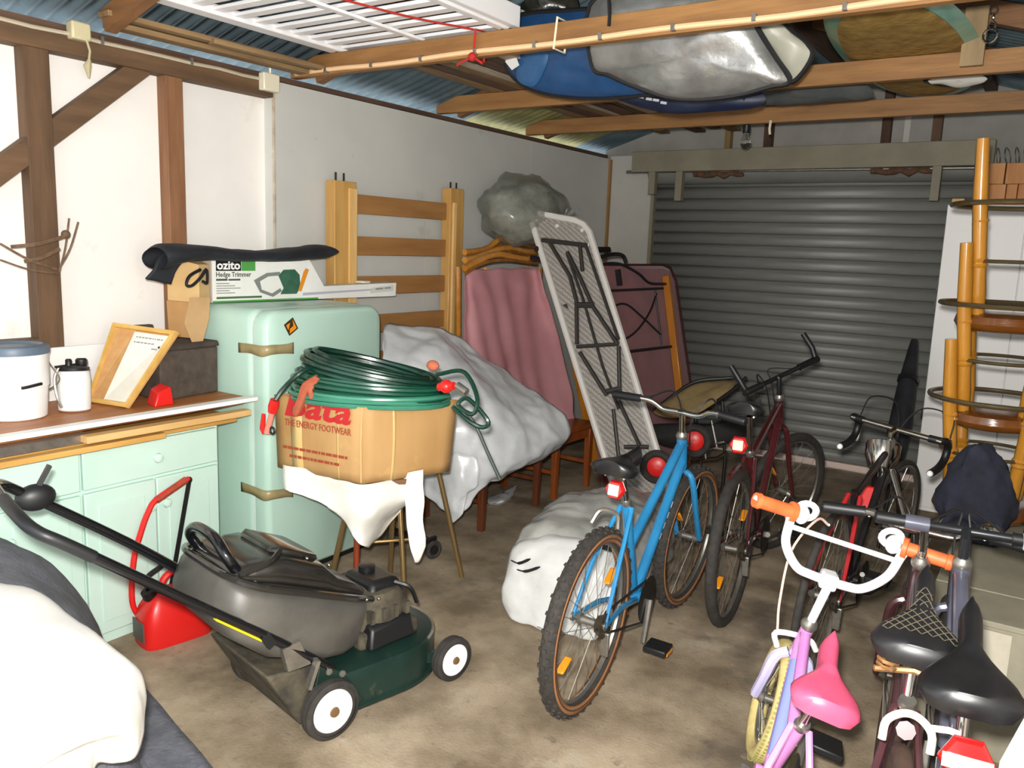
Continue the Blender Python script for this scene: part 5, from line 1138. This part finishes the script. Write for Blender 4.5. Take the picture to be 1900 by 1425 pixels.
pk_t.part('brake_cable', MB().tube([S @ V(p) for p in ((.62, .05, .85), (.70, .07, .83), (.74, .1, .70), (.70, .09, .55), (.68, .07, .46))], .004, 6, sub=24), M('cable_pink', '#e9c2b4', rough=.5))
# ---- dark maroon bike with quilted saddle
qsad = M('quilted_vinyl', '#19181a', '#222124', rough=.38, scale=10)
qm_t, S = bike('bicycle', 'dark maroon bicycle with quilted black sprung saddle and white rear brake', (3.262, 1.68, radians(-7.5), radians(3)), R=.31, WB=1.02, tr=.02, frame=m_bdm, tyre=M('brown_tyre', '#3b2a22', '#4d382c', rough=.8, scale=20), bb=(.40, 0, .28), st_top=(.255, 0, .62), ht_b=(.83, 0, .66), ht_t=(.795, 0, .77), stem_top=(.89, 0, .83),
     sad=(.31, 0, .79), sadtop=.09, sadLW=(.27, .20), sad_m=qsad, bar='flat', bar_w=.56, bar_m=m_chrome, grip_m=m_black, steer=radians(0), crank_a=1.1, tube_r=.017)
def QZ(x, y):
    u = .5 - x / .27; e = max(0, min(1, (u - .38) / .42)); e = e * e * (3 - 2 * e); w_ = .024 + (.10 - .024) * e
    return .79 + .04 * (u - .45) ** 2 + .0445 * sqrt(max(0, 1 - min(1, (y / w_) ** 2))) - (.006 * (1 - min(1, abs(y) / w_)) if u > .5 else 0) + .0005 + .09 * x / .27
def QW(x):
    u = .5 - x / .27; e = max(0, min(1, (u - .38) / .42)); e = e * e * (3 - 2 * e); return .024 + .076 * e
q = MB()
for i in range(-6, 7):
    for s_ in (-1, 1):
        pts = []
        for j in range(25):
            u = j / 24; x = .06 - .15 * u; yv = i * .022 + s_ * (u - .5) * .13
            if abs(yv) < QW(x) * .8: pts.append(V((.31 + x, yv, QZ(x, yv))))
        if len(pts) > 1: q.tube(pts, .0013, 4)
qm_t.part('quilt_stitching', q, M('stitch_tan', '#57513f', rough=.8), kind='stuff')
for s_ in (-1, 1):
    pts = [V((.21 + .02 * cos(i * .9), s_ * .055 + .02 * sin(i * .9), .762 - .05 * i / 28)) for i in range(29)]
    qm_t.part('saddle_spring', MB().tube(pts, .0045, 6), M('rusty_spring', '#b58a5c', '#8d6540', rough=.45, metal=.4, scale=30))
qm_t.part('spring_plate', MB().tube([(.19, -.08, .712), (.22, 0, .717), (.19, .08, .712)], .007, 6), MATS['rusty_spring'])
qm_t.part('caliper_brake', MB().tube([(.06, -.045, .625), (.072, -.042, .662), (.078, -.015, .685), (.078, .015, .685), (.072, .042, .662), (.06, .045, .625)], .008, 8, sub=20), M('cream_enamel', '#e8e2d0', rough=.3))
qm_t.part('brake_arm', MB().tube([(.075, -.035, .672), (.07, -.07, .682), (.07, -.09, .68)], .007, 8), MATS['cream_enamel'])
qm_t.part('bell', MB().sph((.88, -.16, .875), (.03, .03, .022), 16, 10), m_chrome)
qm_t.part('mudguard', MB().torus((0, 0, .31), .337, .02, V((0, 1, 0)), 24, 8, a0=.35, a1=1.15), m_bdm)
# ---- grey bike with black saddle
gy_t, S = bike('bicycle', 'grey bicycle with plain black saddle, black handlebar and big red reflector', (3.405, 1.60, radians(-7), radians(0)), R=.31, WB=1.05, tr=.024, frame=m_bgrey, bb=(.38, 0, .28), st_top=(.19, 0, .62), ht_b=(.885, 0, .68), ht_t=(.855, 0, .80), stem_top=(.87, 0, .885),
     sad=(.255, 0, .785), sadtop=.09, sadLW=(.28, .19), bar='straight', bar_w=.45, bar_m=M('bar_black', '#26282c', rough=.35, metal=.3), grip_m=m_black, steer=0, crank_a=.4, tube_r=.02)
gy_t.part('seat_quill', MB().box((.20, -.022, .71), (.245, .022, .75)), m_steel, bevel=.006)
rr = gy_t.part('octagon_reflector', MB().lathe([(.003, .012), (.042, .01), (.05, 0), (.048, -.015)], 6, TA((.05, 0, .685), (-1, 0, .25))), m_redref)
gy_t.part('reflector_stripe', MB().box((-.013, -.042, .011), (.013, .042, .014), TA((.05, 0, .685), (-1, 0, .25), V((0, 1, 0)))), M('stripe_white', '#fff2dc', rough=.2, coat=1), rr)
gy_t.part('light_clamp', MB().tube([(.85, -.13, .89), (.85, -.16, .892)], .022, 10), m_white)
gy_t.part('gear_shifter', MB().tube([(.86, .09, .89), (.855, .15, .892)], .021, 10), MATS['bike_grey'])
# ================================================================== right back corner
t_ = Thing('white_wardrobe', 'tall plain white wardrobe in the corner beside the roller door', 'wardrobe', (3.2, 6.0, 0))
t_.part('carcass', MB().box((2.765, 5.82, 0), (3.62, 6.18, 1.95)), m_white, bevel=.003)
for x0, x1 in ((2.768, 3.19), (3.194, 3.618)): t_.part('door', MB().box((x0, 5.80, .03), (x1, 5.82, 1.945)), m_white, bevel=.003)
for z in (1.3, 1.42, .6): t_.part('hinge', MB().box((2.757, 5.805, z), (2.767, 5.818, z + .06)), m_darkm)
# timber offcuts on top
w_off = wood('offcut_end', '#b47846', '#cf9762', 'z', .7)
random.seed(9)
def block(x0, x1, z0, z1, label):
    single('timber_block', MB().box((x0, 5.86 + random.uniform(0, .02), z0), (x1, 6.15, z1)), w_off, label, 'timber block', 'timber blocks stacked on the wardrobe', bevel=.004)
L1 = 'short sawn timber block in the bottom row on top of the white wardrobe'; L2 = 'short sawn timber block in the upper row on top of the white wardrobe'
x = 2.94
for w in (.125, .06, .12, .12, .10): block(x, x + w - .004, 1.951, 2.075, L1); x += w
x = 2.925
for w in (.125, .14, .13, .12): block(x, x + w - .006, 2.0765, 2.20, L2); x += w
single('pale_timber_scrap', MB().box((2.78, 5.86, 1.951), (2.85, 5.98, 1.99)), w_pale, 'small pale timber scrap at the front corner of the wardrobe top', 'timber scrap', bevel=.003)
t_ = Thing('wire_mesh_roll', 'loose roll of galvanised chicken wire on the timber blocks', 'wire mesh', (3.1, 5.98, 2.2))
for k in range(7): t_.part('wire_coil', MB().torus((2.99 + k * .05, 5.98, 2.252), .05, .0025, V((1, .25 * (-1) ** k, .2)), 18, 4), m_spoke)
# ---- stools, upside down, nested
w_cane = M('cane_leg', '#a8701f', '#c98c32', rough=.18, scale=7, stretch=(1, 1, .25), coat=.6)
m_ring = M('ring_brass', '#7d6f52', rough=.25, metal=.7)
SX, SY = 3.24, 4.2
def stool(z0, rz, label):
    base = V((SX, SY, z0)); t = Thing('bar_stool', label, 'bar stool', base, 'nested upturned cane stools')
    t.part('seat', MB().lathe([(.15, 0), (.19, .012), (.205, .035), (.198, .065), (.17, .078), (.02, .084)], 36, Matrix.Translation(base)), wood('stool_seat', '#5e3314', '#7d4a1c', 'x', .2, coat=.6))
    for i in range(4):
        a = rz + pi / 2 * i; d = V((cos(a), sin(a), 0))
        p = [base + d * .16 + V((0, 0, .06)), base + d * .185 + V((0, 0, .26)), base + d * .225 + V((0, 0, .55)), base + d * .25 + V((0, 0, .80))]
        lg = t.part('leg', MB().tube([p[0], p[0].lerp(p[1], .5), p[1], p[2], p[3]], [.023, .029, .027, .029, .025], 10), w_cane)
        for f in (.3, .33, .55):
            q = p[0].lerp(p[3], f); t.part('turned_bead', MB().lathe([(.026, -.012), (.033, 0), (.026, .012)], 12, TA(q, p[3] - p[0])), w_cane, lg)
    t.part('foot_ring', MB().torus(base + V((0, 0, .54)), .265, .011, V((0, 0, 1)), 48, 8), m_ring)
    t.part('inner_ring', MB().torus(base + V((0, 0, .30)), .195, .008, V((0, 0, 1)), 40, 8), m_ring)
    return t
stool(.472, .72, 'upturned cane bar stool at the bottom of the stack')
stool(.885, .80, 'upturned cane bar stool in the middle of the stack')
stool(1.31, .88, 'upturned cane bar stool at the top of the stack, legs in the air')
mb = MB(); mb.sph((0, 0, 0), 1, 30, 22)
mb.v = [V((3.235 + .13 * p[0] * (1.05 - .35 * p[2]), 3.80 + .09 * p[1], .685 + .2 * p[2])) + .02 * noise.noise_vector(V(p) * 2.5) + .007 * noise.noise_vector(V(p) * 7) for p in mb.v]
t_ = Thing('navy_duffel_bag', 'slumped dark navy cloth bag on the grey box in front of the stool stack', 'bag', (3.235, 3.8, .472))
t_.part('bag_body', mb, M('navy_cloth', '#191b26', '#272a3a', rough=.9, scale=9, bump=.2, bscale=30))
t_.part('bag_base', MB().box((3.12, 3.72, .471), (3.35, 3.88, .58)), MATS['navy_cloth'], bevel=.03)
single('rolled_rubber_mat', MB().lathe([(.02, 0), (.055, .001), (.055, .34), (.045, .35), (.03, .345), (.02, .33)], 24, T((3.47, 3.85, .471))), m_rubber, 'rolled dark rubber mat standing on the grey box beside the stools', 'mat')
# black folded thing leaning on the roller door
t_ = Thing('folded_umbrella', 'folded black market umbrella leaning against the roller door', 'umbrella', P(1665, 800, y=5.4))
u0, u1 = P(1697, 632, y=5.7), P(1668, 800, y=5.3)
d_ = (u1 - u0).normalized(); ub = u0 + d_ * ((u0.z - .01) / -d_.z)
t_.o.location = (0, 0, 0); t_.org = V((0, 0, 0))
t_.part('canopy', MB().tube([u0, u0.lerp(u1, .1), u0.lerp(u1, .55), u0.lerp(u1, 1.0), u0.lerp(u1, 1.3)], [.022, .03, .055, .065, .05], 10), m_blk)
t_.part('tie_band', MB().tube([u0.lerp(u1, .42), u0.lerp(u1, .47)], .06, 12), m_darkm)
t_.part('pole', MB().tube([u0.lerp(u1, 1.28), ub], .013, 8), m_darkm)
# ---- grey painted box with a cut-out handhold
m_gbx = M('grey_paint', '#8d8876', '#a09a86', rough=.75, scale=4, spots=[('#77715f', 8, .62, .6)])
t_ = Thing('grey_plywood_box', 'weathered grey plywood box with a rectangular handhold behind the bicycles', 'box', (3.35, 3.7, 0))
bz = .45; by0 = P(1830, 1150, z=.47).y; bx0, bx1, by1 = P(1715, 1130, y=by0).x, 3.62, 4.55
hA, hB = P(1803, 1150, y=by0), P(1862, 1292, y=by0)
hx0, hx1, hz0, hz1 = hA.x, hB.x, hB.z, min(hA.z - .01, bz - .012)
t_.part('side_board', MB().box((bx0, by0, 0), (hx0, by0 + .02, bz)), m_gbx)
t_.part('side_board', MB().box((hx1, by0, 0), (bx1, by0 + .02, bz)), m_gbx)
t_.part('rail_board', MB().box((hx0, by0, hz1), (hx1, by0 + .02, bz)), m_gbx)
t_.part('rail_board', MB().box((hx0, by0, 0), (hx1, by0 + .02, hz0)), m_gbx)
t_.part('top_board', MB().box((bx0, by0 - .006, bz), (bx1, by0 + .27, bz + .02)), m_gbx, bevel=.003)
t_.part('top_board', MB().box((bx0, by0 + .276, bz), (bx1, by1, bz + .02)), m_gbx, bevel=.003)
t_.part('back_board', MB().box((bx0, by1 - .02, 0), (bx1, by1, bz)), m_gbx)
for xx in (bx0, bx1 - .02): t_.part('end_board', MB().box((xx, by0 + .02, 0), (xx + .02, by1 - .02, bz)), m_gbx)
t_.part('paper_lining', MB().box((hx0 - .05, by0 + .03, .02), (hx1 + .05, by0 + .034, .44)), M('old_paper', '#d8d2c0', '#c4bca8', rough=.9, scale=8))
# ---- white board at the right edge of the view
a0, a1 = P(1852, 1432, y=1.15), P(1912, 1325, y=1.15)
pg = [a0, a1, V((W_R - .09, 1.15, a1.z)), V((W_R - .09, 1.15, .003)), V((a0.x - .02, 1.15, .003))]
k = len(pg)
single('white_foam_board', MB().add(pg + [p + V((.0, .03, 0)) for p in pg], [tuple(range(k)), tuple(range(2 * k - 1, k - 1, -1))] + [(i, (i + 1) % k, k + (i + 1) % k, k + i) for i in range(k)]), M('foam_board', '#eaf1f6', rough=.5), 'white foam board with a sloping cut corner leaning by the right wall', 'board', bevel=.003)
# ---- folding pram with red hubs behind the blue bike
t_ = Thing('folded_stroller', 'folded stroller with tan seat, chrome tubes and red wheel hubs', 'stroller', (1.72, 5.0, 0))
def rw(px, py, y, R):
    c = P(px, py, y=y)
    w = t_.part('wheel', MB().torus(c, R - .02, .022, V((.35, -1, .1)), 28, 8), m_rubber)
    t_.part('wheel_hub', MB().lathe([(.004, .02), (R * .3, .022), (R * .58, .01), (R * .6, -.02)], 20, TA(c, (.35, -1, .1))), m_red, w)
    return c
w1 = rw(1219, 866, 4.42, .10); w2 = rw(1288, 818, 4.62, .10)
t_.part('axle', MB().tube([w1, w2], .01, 8), m_chrome)
for pts in (((1298, 790), (1310, 852)), ((1320, 780), (1330, 830)), ((1292, 830), (1345, 820)), ((1280, 855), (1330, 850), (1350, 838))):
    t_.part('chrome_tube', MB().tube([P(*p, y=4.95) for p in pts], .009, 8), m_chrome)
for pts in (((1288, 760), (1300, 850)), ((1340, 745), (1345, 850))):
    q = [P(*p, y=5.05) for p in pts]; t_.part('frame_tube', MB().tube([q[0], q[1], V((q[1].x, q[1].y, .0))], .011, 8), m_darkm)
ys_ = 5.0
t_.part('seat_fabric', MB().pillow([P(1212, 762, y=4.9), P(1250, 735, y=5.0), P(1292, 712, y=5.1), P(1355, 706, y=5.2), P(1362, 716, y=5.15), P(1330, 745, y=5.0), P(1290, 768, y=4.9), P(1240, 775, y=4.85)], V((0, -.75, .65)), .06), M('tan_canvas', '#7d6a45', '#927d54', rough=.85, scale=8))
t_.part('seat_edge', MB().tube([P(1212, 764, y=4.9), P(1250, 733, y=5.0), P(1292, 708, y=5.1), P(1358, 701, y=5.2)], .012, 8, sub=16), m_darkm)
t_.part('hood', MB().pillow([P(1205, 790, y=4.9), P(1250, 785, y=4.95), P(1340, 785, y=5.0), P(1380, 770, y=5.1), P(1390, 800, y=5.1), P(1330, 830, y=5.0), P(1250, 830, y=4.9), P(1210, 815, y=4.85)], V((0, -1, .2)), .18, amp=.01), M('hood_black', '#1d1c1c', '#2a2927', rough=.85, scale=8))
t_.part('push_handle', MB().tube([P(1330, 745, y=5.0), P(1365, 720, y=5.1), P(1385, 700, y=5.15)], .012, 8), m_darkm)

# ================================================================== overhead
# white slatted metal bed base lying on the joists
m_wm = M('white_steel', '#f1f1f3', rough=.4)
t_ = Thing('white_metal_bed_base', 'white slatted steel bed base stored flat on top of the ceiling joists', 'bed base', (.8, 2.1, 2.521))
bx = (.27, 1.27); by = (.93, 3.13)
t_.part('side_rail', MB().box((bx[0] - .03, by[0], 2.521), (bx[0] + .045, by[1], 2.565)), m_wm, bevel=.003)
t_.part('side_rail', MB().box((bx[1], by[0], 2.521), (bx[1] + .035, by[1], 2.56)), m_wm, bevel=.003)
t_.part('side_rail', MB().box((bx[1] + .045, by[0], 2.53), (bx[1] + .075, by[1], 2.62)), m_wm, bevel=.003)
t_.part('centre_rail', MB().box((.80, by[0], 2.523), (.83, by[1] - .02, 2.535)), m_wm)
n = 21
for i in range(n):
    y = by[0] + .02 + i * (by[1] - by[0] - .06) / (n - 1)
    t_.part('slat', MB().box((bx[0] + .03, y, 2.537), (bx[1] + .005, y + .05, 2.552)), m_wm, bevel=.002)
for x in (bx[0] + .0175, bx[1] + .0175, bx[1] + .06):
    t_.part('bolt_hole', MB().lathe([(.001, .001), (.008, .001), (.008, 0)], 10, TA((x, by[1], 2.545), (0, 1, 0))).lathe([(.001, .001), (.008, .001), (.008, 0)], 10, TA((x, by[0], 2.545), (0, -1, 0))) if 0 else MB().lathe([(.001, .001), (.008, .001), (.008, 0)], 10, TA((x, by[0] + 2.15, 2.5205), (0, 0, -1))), m_darkm)
m_rr = M('red_rope', '#b3241c', rough=.8)
t_ = Thing('red_rope_tie', 'red rope knotted around the first ceiling joist', 'rope', P(878, 95, y=3.05))
xr = P(878, 95, y=3.06).x
t_.part('rope_loop', MB().tube([(xr, 3.062, 2.41), (xr + .01, 3.06, 2.53), (xr + .01, 3.14, 2.535), (xr, 3.14, 2.41)], .006, 6, closed=True), m_rr)
t_.part('knot', MB().sph((xr, 3.055, 2.415), .02, 10, 6), m_rr)
for dx, dz in ((-.08, -.015), (.06, -.02)): t_.part('loose_end', MB().tube([(xr, 3.055, 2.41), (xr + dx * .5, 3.045, 2.40), (xr + dx, 3.05, 2.40 + dz)], .005, 6, sub=8), m_rr)
t_.part('rope_run', MB().tube([(xr, 3.06, 2.53), (xr - .1, 2.7, 2.517), (xr - .2, 2.2, 2.517), (xr - .24, 1.8, 2.517)], .0045, 6, sub=16), m_rr)
xs_ = P(1030, 65, y=3.06).x
single('white_string_loop', MB().tube([(xs_, 3.052, 2.41), (xs_ + .012, 3.052, 2.53), (xs_ + .01, 3.14, 2.53), (xs_, 3.14, 2.41)], .005, 6, closed=True), M('string_white', '#e8d9b8', rough=.8), 'pale string tied round the first ceiling joist beside the silver bag', 'string')
# planks stored along the eave
pk_list = [(.06, 2.02, 3.05, 2.435, .07, .022, w_plank), (.10, 1.98, 3.02, 2.462, .08, .022, w_plank), (.155, 2.45, 3.08, 2.45, .05, .022, w_plank)]
for i, (x, y0, y1, z, w, h, mt) in enumerate(pk_list):
    plank('roof_plank', (x, y0, z + .02 * 0), (x + .03, y1, z + .0), w, h, mt, 'weathered length of timber stored in the eave above the white wall', 'plank', 'timber lengths in the eave')
random.seed(4)
specs = [(.42, w_plank), (.52, w_plank_d), (.62, w_plank), (.71, w_plank_l), (.80, w_plank_d), (.90, w_plank_d), (.99, w_plank_l), (1.08, w_plank_d), (1.17, w_plank), (1.27, w_plank_d)]
for i, (x, mt) in enumerate(specs):
    y0 = 3.16 + random.uniform(-.02, .25) if i < 7 else 4.2; y1 = 6.1 + random.uniform(-.35, .3)
    plank('stored_board', (x, y0, 2.532 + .001 * i), (x + random.uniform(-.06, .06), y1, 2.532), .085, .02, mt, {id(w_plank): 'tan sawn board lying across the ceiling joists towards the roller door', id(w_plank_d): 'dark weathered board lying across the ceiling joists towards the roller door', id(w_plank_l): 'pale grey board lying across the ceiling joists towards the roller door'}[id(mt)], 'board', 'boards stored on the joists')
# ---- board bags slung between the first two joists
m_bluebag = M('blue_bag', '#1c3f69', '#274e7c', rough=.35, scale=5, bump=.15, bscale=20)
m_silver = M('silver_bag', '#858583', '#a3a3a1', rough=.3, metal=.6, scale=6, bump=.35, bscale=16)
m_trim = M('black_trim', '#121214', rough=.6)
m_navy = M('navy_bag', '#131c33', '#1c2742', rough=.5, scale=6)
def bag(name, label, pix, y0, tilt, thick, mat, trim=True, cat='board bag'):
    "outline traced on a plane tilted from y=y0 at the joist underside"
    pts = []
    for a, b in pix:
        d = ray(a, b); n_ = V((0, 1, tilt)); c_ = y0 + tilt * 2.4
        pts.append(CAM + d * ((c_ - n_.dot(CAM)) / n_.dot(d)))
    t = Thing(name, label, cat, sum(pts, V()) / len(pts))
    t.part('padded_cover', MB().pillow(pts, V((0, -1, -tilt)), thick, amp=.018, sc=9), mat)
    if trim: t.part('edge_binding', MB().tube(catmull(pts, 60, True), .012, 6, closed=True), m_trim)
    return t, pts
bb_t, _ = bag('surfboard_bag', 'blue padded surfboard bag with black edge binding slung under the roof', [(930, 60), (935, 105), (950, 140), (985, 165), (1040, 178), (1110, 182), (1190, 176), (1250, 165), (1250, 60), (1150, 20), (1040, 20), (960, 30)], 3.72, .45, .12, m_bluebag)
sv_t, _ = bag('silver_board_bag', 'shiny silver padded board bag with black binding hanging behind the first joist', [(1095, 10), (1098, 120), (1130, 138), (1180, 160), (1240, 180), (1300, 184), (1370, 176), (1430, 160), (1466, 150), (1440, 108), (1410, 60), (1385, 15), (1320, -30), (1180, -30)], 3.5, .35, .14, m_silver)
wn_t, _ = bag('white_board_bag', 'pale cream pointed board bag with black binding beside the silver one', [(1385, 20), (1400, 50), (1435, 105), (1468, 152), (1508, 98), (1470, 60), (1440, 30), (1420, 10)], 3.62, .35, .07, M('cream_bag', '#a09f90', '#b0af9f', rough=.4, scale=6))
nv_t, _ = bag('navy_board_bag', 'dark navy board bag with white lettering below the silver bag', [(1140, 180), (1190, 200), (1250, 211), (1330, 207), (1400, 200), (1420, 180), (1380, 160), (1250, 165), (1170, 165)], 3.92, .2, .10, m_navy, False)
gy2, _ = bag('grey_board_bag', 'flat dark grey board bag lying over the second joist', [(1400, 160), (1390, 190), (1430, 196), (1540, 190), (1620, 180), (1590, 150), (1480, 140)], 4.75, .6, .07, M('grey_bag', '#3a3d3e', '#4a4d4d', rough=.8, scale=6), False)
for px in (1190, 1380):
    q_ = P(px, 185, y=3.9); nv_t.part('sling_cord', MB().tube([q_, (q_.x, 4.1, 2.40), (q_.x, 4.27, 2.525), (q_.x, 4.33, 2.525)], .005, 6), m_trim)
rnd = MB()
for i, (a, b) in enumerate(((1190, 180), (1205, 184), (1218, 186), (1232, 191))):
    q_ = P(a, b, y=3.84); rnd.box((-.018, -.002, -.006), (.014, .002, .006), Matrix.Translation(q_) @ Matrix.Rotation(.2, 4, 'Y'))
nv_t.part('lettering', rnd, M('bag_letters', '#b8b9c4', rough=.6), smooth=False)
for k, (a, b) in enumerate(((948, 95), (952, 110), (960, 100))):
    pass
bb_t.part('white_logo', MB().prism([(-.05, -.03), (.01, -.045), (.05, .0), (.02, .05), (-.03, .03)], 0, .003, TA(P(950, 112, y=3.60), (-.3, -1, -.3))), m_white)
bb_t.part('pocket_panel', MB().pillow([P(985, 92, y=3.60), P(1015, 95, y=3.60), P(1012, 125, y=3.62), P(990, 160, y=3.66), P(960, 148, y=3.66), P(962, 110, y=3.62)], V((0, -1, -.3)), .03), M('blue_light', '#33608f', '#2a5583', rough=.35, scale=8))
sv_t.part('strap', MB().tube([P(1130, 0, y=3.05), P(1131, 30, y=3.05), P(1130, 48, y=3.05)], .008, 6), m_trim)
# dark clutter behind
ng = Thing('black_rubbish_bags', 'shiny black plastic bag stuffed behind the first joist beside the white bed base', 'plastic bag', (1.3, 3.6, 2.53))
mb = MB(); mb.sph((0, 0, 0), 1, 24, 16); c_ = P(1020, 20, y=3.75)
mb.v = [V((c_.x + .16 * p[0], c_.y + .15 * p[1], c_.z + .1 * p[2])) + .03 * noise.noise_vector(V(p) * 3) for p in mb.v]
ng.part('bag_body', mb, M('black_film', '#23241f', '#36362c', rough=.25, scale=8, bump=.5, bscale=16))
ng.part('pale_rag', MB().pillow([P(950, 20, y=3.6), P(975, 22, y=3.6), P(990, 60, y=3.6), P(955, 65, y=3.6)], V((0, -1, 0)), .03, amp=.008), M('rag_grey', '#c9c9c6', '#b5b5b0', rough=.8))
# ---- teal surfboard lying flat on joists two and three
ol_ = []
for i in range(40):
    a = 2 * pi * i / 40; yy = 4.45 + 1.15 * cos(a); w_ = .30 * abs(sin(a)) ** .75
    ol_.append(V((2.69 + math.copysign(w_, sin(a)) - .04 * cos(a), yy, 2.565)))
t_ = Thing('teal_surfboard', 'teal surfboard with a yellowed waxy deck lying across the ceiling joists', 'surfboard', (2.69, 4.45, 2.522))
t_.part('board_body', MB().pillow(ol_, V((0, 0, 1)), .075, n=80, power=.6), M('teal_resin', '#4f9a86', '#63ab97', rough=.3, coat=.4))
ol2 = [V((2.685 + (p.x - 2.69) * .84, 4.47 + (p.y - 4.45) * .86, 2.545)) for p in ol_]
t_.part('wax_patch', MB().pillow(ol2, V((0, 0, 1)), .046, n=80, power=.3), M('old_wax', '#8a6a2c', '#a88a48', rough=.75, scale=14, bump=.5, bscale=30))
bag('white_spare_board', 'white board nose with black binding lying right of the teal surfboard', [(1720, 150), (1735, 140), (1790, 125), (1832, 140), (1828, 148), (1780, 158)], 4.8, 1.2, .05, M('board_white', '#c9c7be', rough=.4), True, 'board')
# ---- light bulb, hooks
t_ = Thing('ceiling_bulb', 'clear light bulb in a black holder hanging below the third joist', 'light bulb', (1.62, 5.36, 2.30))
t_.part('holder', MB().lathe([(.012, 0), (.024, -.005), (.024, -.05), (.02, -.055)], 18, T((1.62, 5.35, 2.42))), m_black)
g = bpy.data.materials.new('clear_glass'); g.use_nodes = True; gb = g.node_tree.nodes['Principled BSDF']; gb.inputs['Transmission Weight'].default_value = 1; gb.inputs['Roughness'].default_value = .02; gb.inputs['Base Color'].default_value = (.9, .92, .9, 1)
t_.part('bulb_glass', MB().lathe([(.014, 0), (.016, -.015), (.03, -.045), (.034, -.065), (.028, -.088), (.012, -.1), (.001, -.102)], 24, T((1.62, 5.35, 2.37)), caps=False), g)
for x, y, nm in ((1.78, 5.32, 0), ):
    single('white_plastic_hook', MB().tube([(x, y, 2.43), (x, y - .012, 2.38), (x + .005, y - .01, 2.345)], .008, 6), m_cream, 'small white plastic hook on the third joist beside the bulb', 'hook')
q = P(975, 226, y=5.31)
single('screw_hook', MB().tube([q + V((-.03, 0, -.01)), q + V((0, -.02, .005)), q + V((.03, -.03, .012)), q + V((.05, -.02, 0)), q + V((.04, -.02, -.02))], .006, 6, sub=16), m_chrome, 'bright steel screw hook in the face of the third joist', 'hook')
